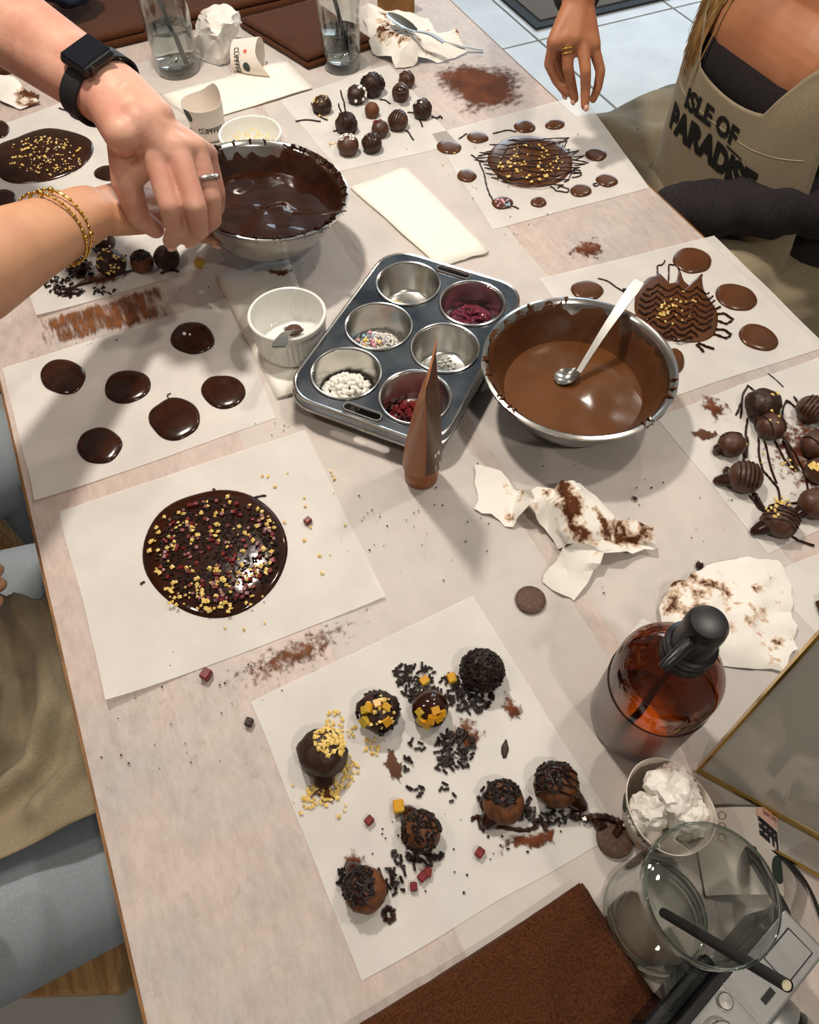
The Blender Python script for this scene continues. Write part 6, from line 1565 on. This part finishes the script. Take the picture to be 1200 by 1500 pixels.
for it in range(8):
    v2 = [q.copy() for q in vs]
    for j in range(1, nv):
        for i in range(1, nu):
            k = j * (nu + 1) + i; v2[k].x = min(vs[k].x + .0006, (vs[k - 1].x + vs[k + 1].x + vs[k - nu - 1].x + vs[k + nu + 1].x) / 4)
    vs = v2
bibm = MB().add(vs, [(j * (nu + 1) + i, j * (nu + 1) + i + 1, (j + 1) * (nu + 1) + i + 1, (j + 1) * (nu + 1) + i) for j in range(nv) for i in range(nu)])
bib = bibm.build('apron_bib', M['apron'], pd, 'all'); sm = bib.modifiers.new('thickness', 'SOLIDIFY'); sm.thickness = .0016; sm.offset = 0
btree = BVHTree.FromPolygons(vs, bibm.f)
def on_bib(y, z, off=.0022):
    h_ = btree.ray_cast(Vector((.3, y, T + z)), Vector((1, 0, 0)))
    return Vector((h_[0].x - off, y, T + z)) if h_[0] is not None else Vector((.85, y, T + z))
def stitch(pts):
    MB().tube([on_bib(y, z, .0012) for y, z in pts], .0006, 5).build('seam', M['thread'], bib)
stitch([(YC + .135 - .27 * k / 30, .040 - .018 * (1 - (2 * k / 30 - 1) ** 2)) for k in range(31)])
# the reader's left is her right, which is +y
cy0 = YC + .008; tz = -.004
lettering('ISLE OF', lambda x, y: on_bib(cy0 + .012 - x, tz + .030 + y - x * .02), .036, M['cup_black'], bib, .0016)
lettering('PARADISE', lambda x, y: on_bib(cy0 - x, tz - .013 + y * 1.1 - x * .02), .0455, M['cup_black'], bib, .0028)
o = MB().add([on_bib(cy0 - .032, tz + .0105), on_bib(cy0 - .068, tz + .010), on_bib(cy0 - .068, tz + .0125), on_bib(cy0 - .032, tz + .013)], [(0, 1, 2, 3)]).build('underline', M['cup_black'], bib, False)
for k in (-1, 1):
    pts = [chest(YC + k * (.128 - .062 * t_), .172 + .0 * t_ + .09 * t_, .006) or Vector((.95, YC + k * (.12 - .05 * t_), T + .17 + .09 * t_)) for t_ in (0, .25, .5, .75, 1)]
    pts[0] = bib_pt(k * .92, .97, .008); MB().tube(pts + [V(.985, YC + k * .055, .275)], .0125, 8, True, .18, (1, 0, .2)).build('neck_strap', M['apron'], pd)
# blond strands falling over the bib
rng = random.Random(12); mb = MB()
for k in range(150):
    kk_ = rng.random(); y = YC + .085 + .075 * kk_ + rng.gauss(0, .006)
    z0 = .30; zend = .055 + .10 * kk_ + rng.gauss(0, .018); pts = []
    for j in range(9):
        t_ = j / 8; z = z0 + (zend - z0) * t_; yy = YC + .07 + (y - YC - .07) * (t_ ** .7) + .006 * math.sin(t_ * 5 + k)
        b_ = chest(yy, z, .012 + .012 * rng.random() * (1 - t_)); x = b_.x if b_ is not None else .90
        if pts: x = .5 * x + .5 * pts[-1].x
        pts.append(Vector((min(x, .955 - .05 * t_), yy, T + z)))
    mb.tube(pts, [.0016, .0018, .0018, .0017, .0016, .0014, .0012, .0009, .0003], 4)
hr = mb.build('hair', M['hair'], pd); hr['kind'] = 'stuff'
nails(fingersD[:3], M['nail'], pd, .0038, None, .0036)
ring_on(fingersD[1][0], fingersD[1][1], .34, .0088, M['gold'], 'plain gold ring on the hanging hand, nearer the knuckle', .0011, 'gold rings on the hanging hand')
ring_on(fingersD[1][0], fingersD[1][1], .50, .0086, M['gold'], 'second thin gold ring on the same hanging finger', .0011, 'gold rings on the hanging hand')
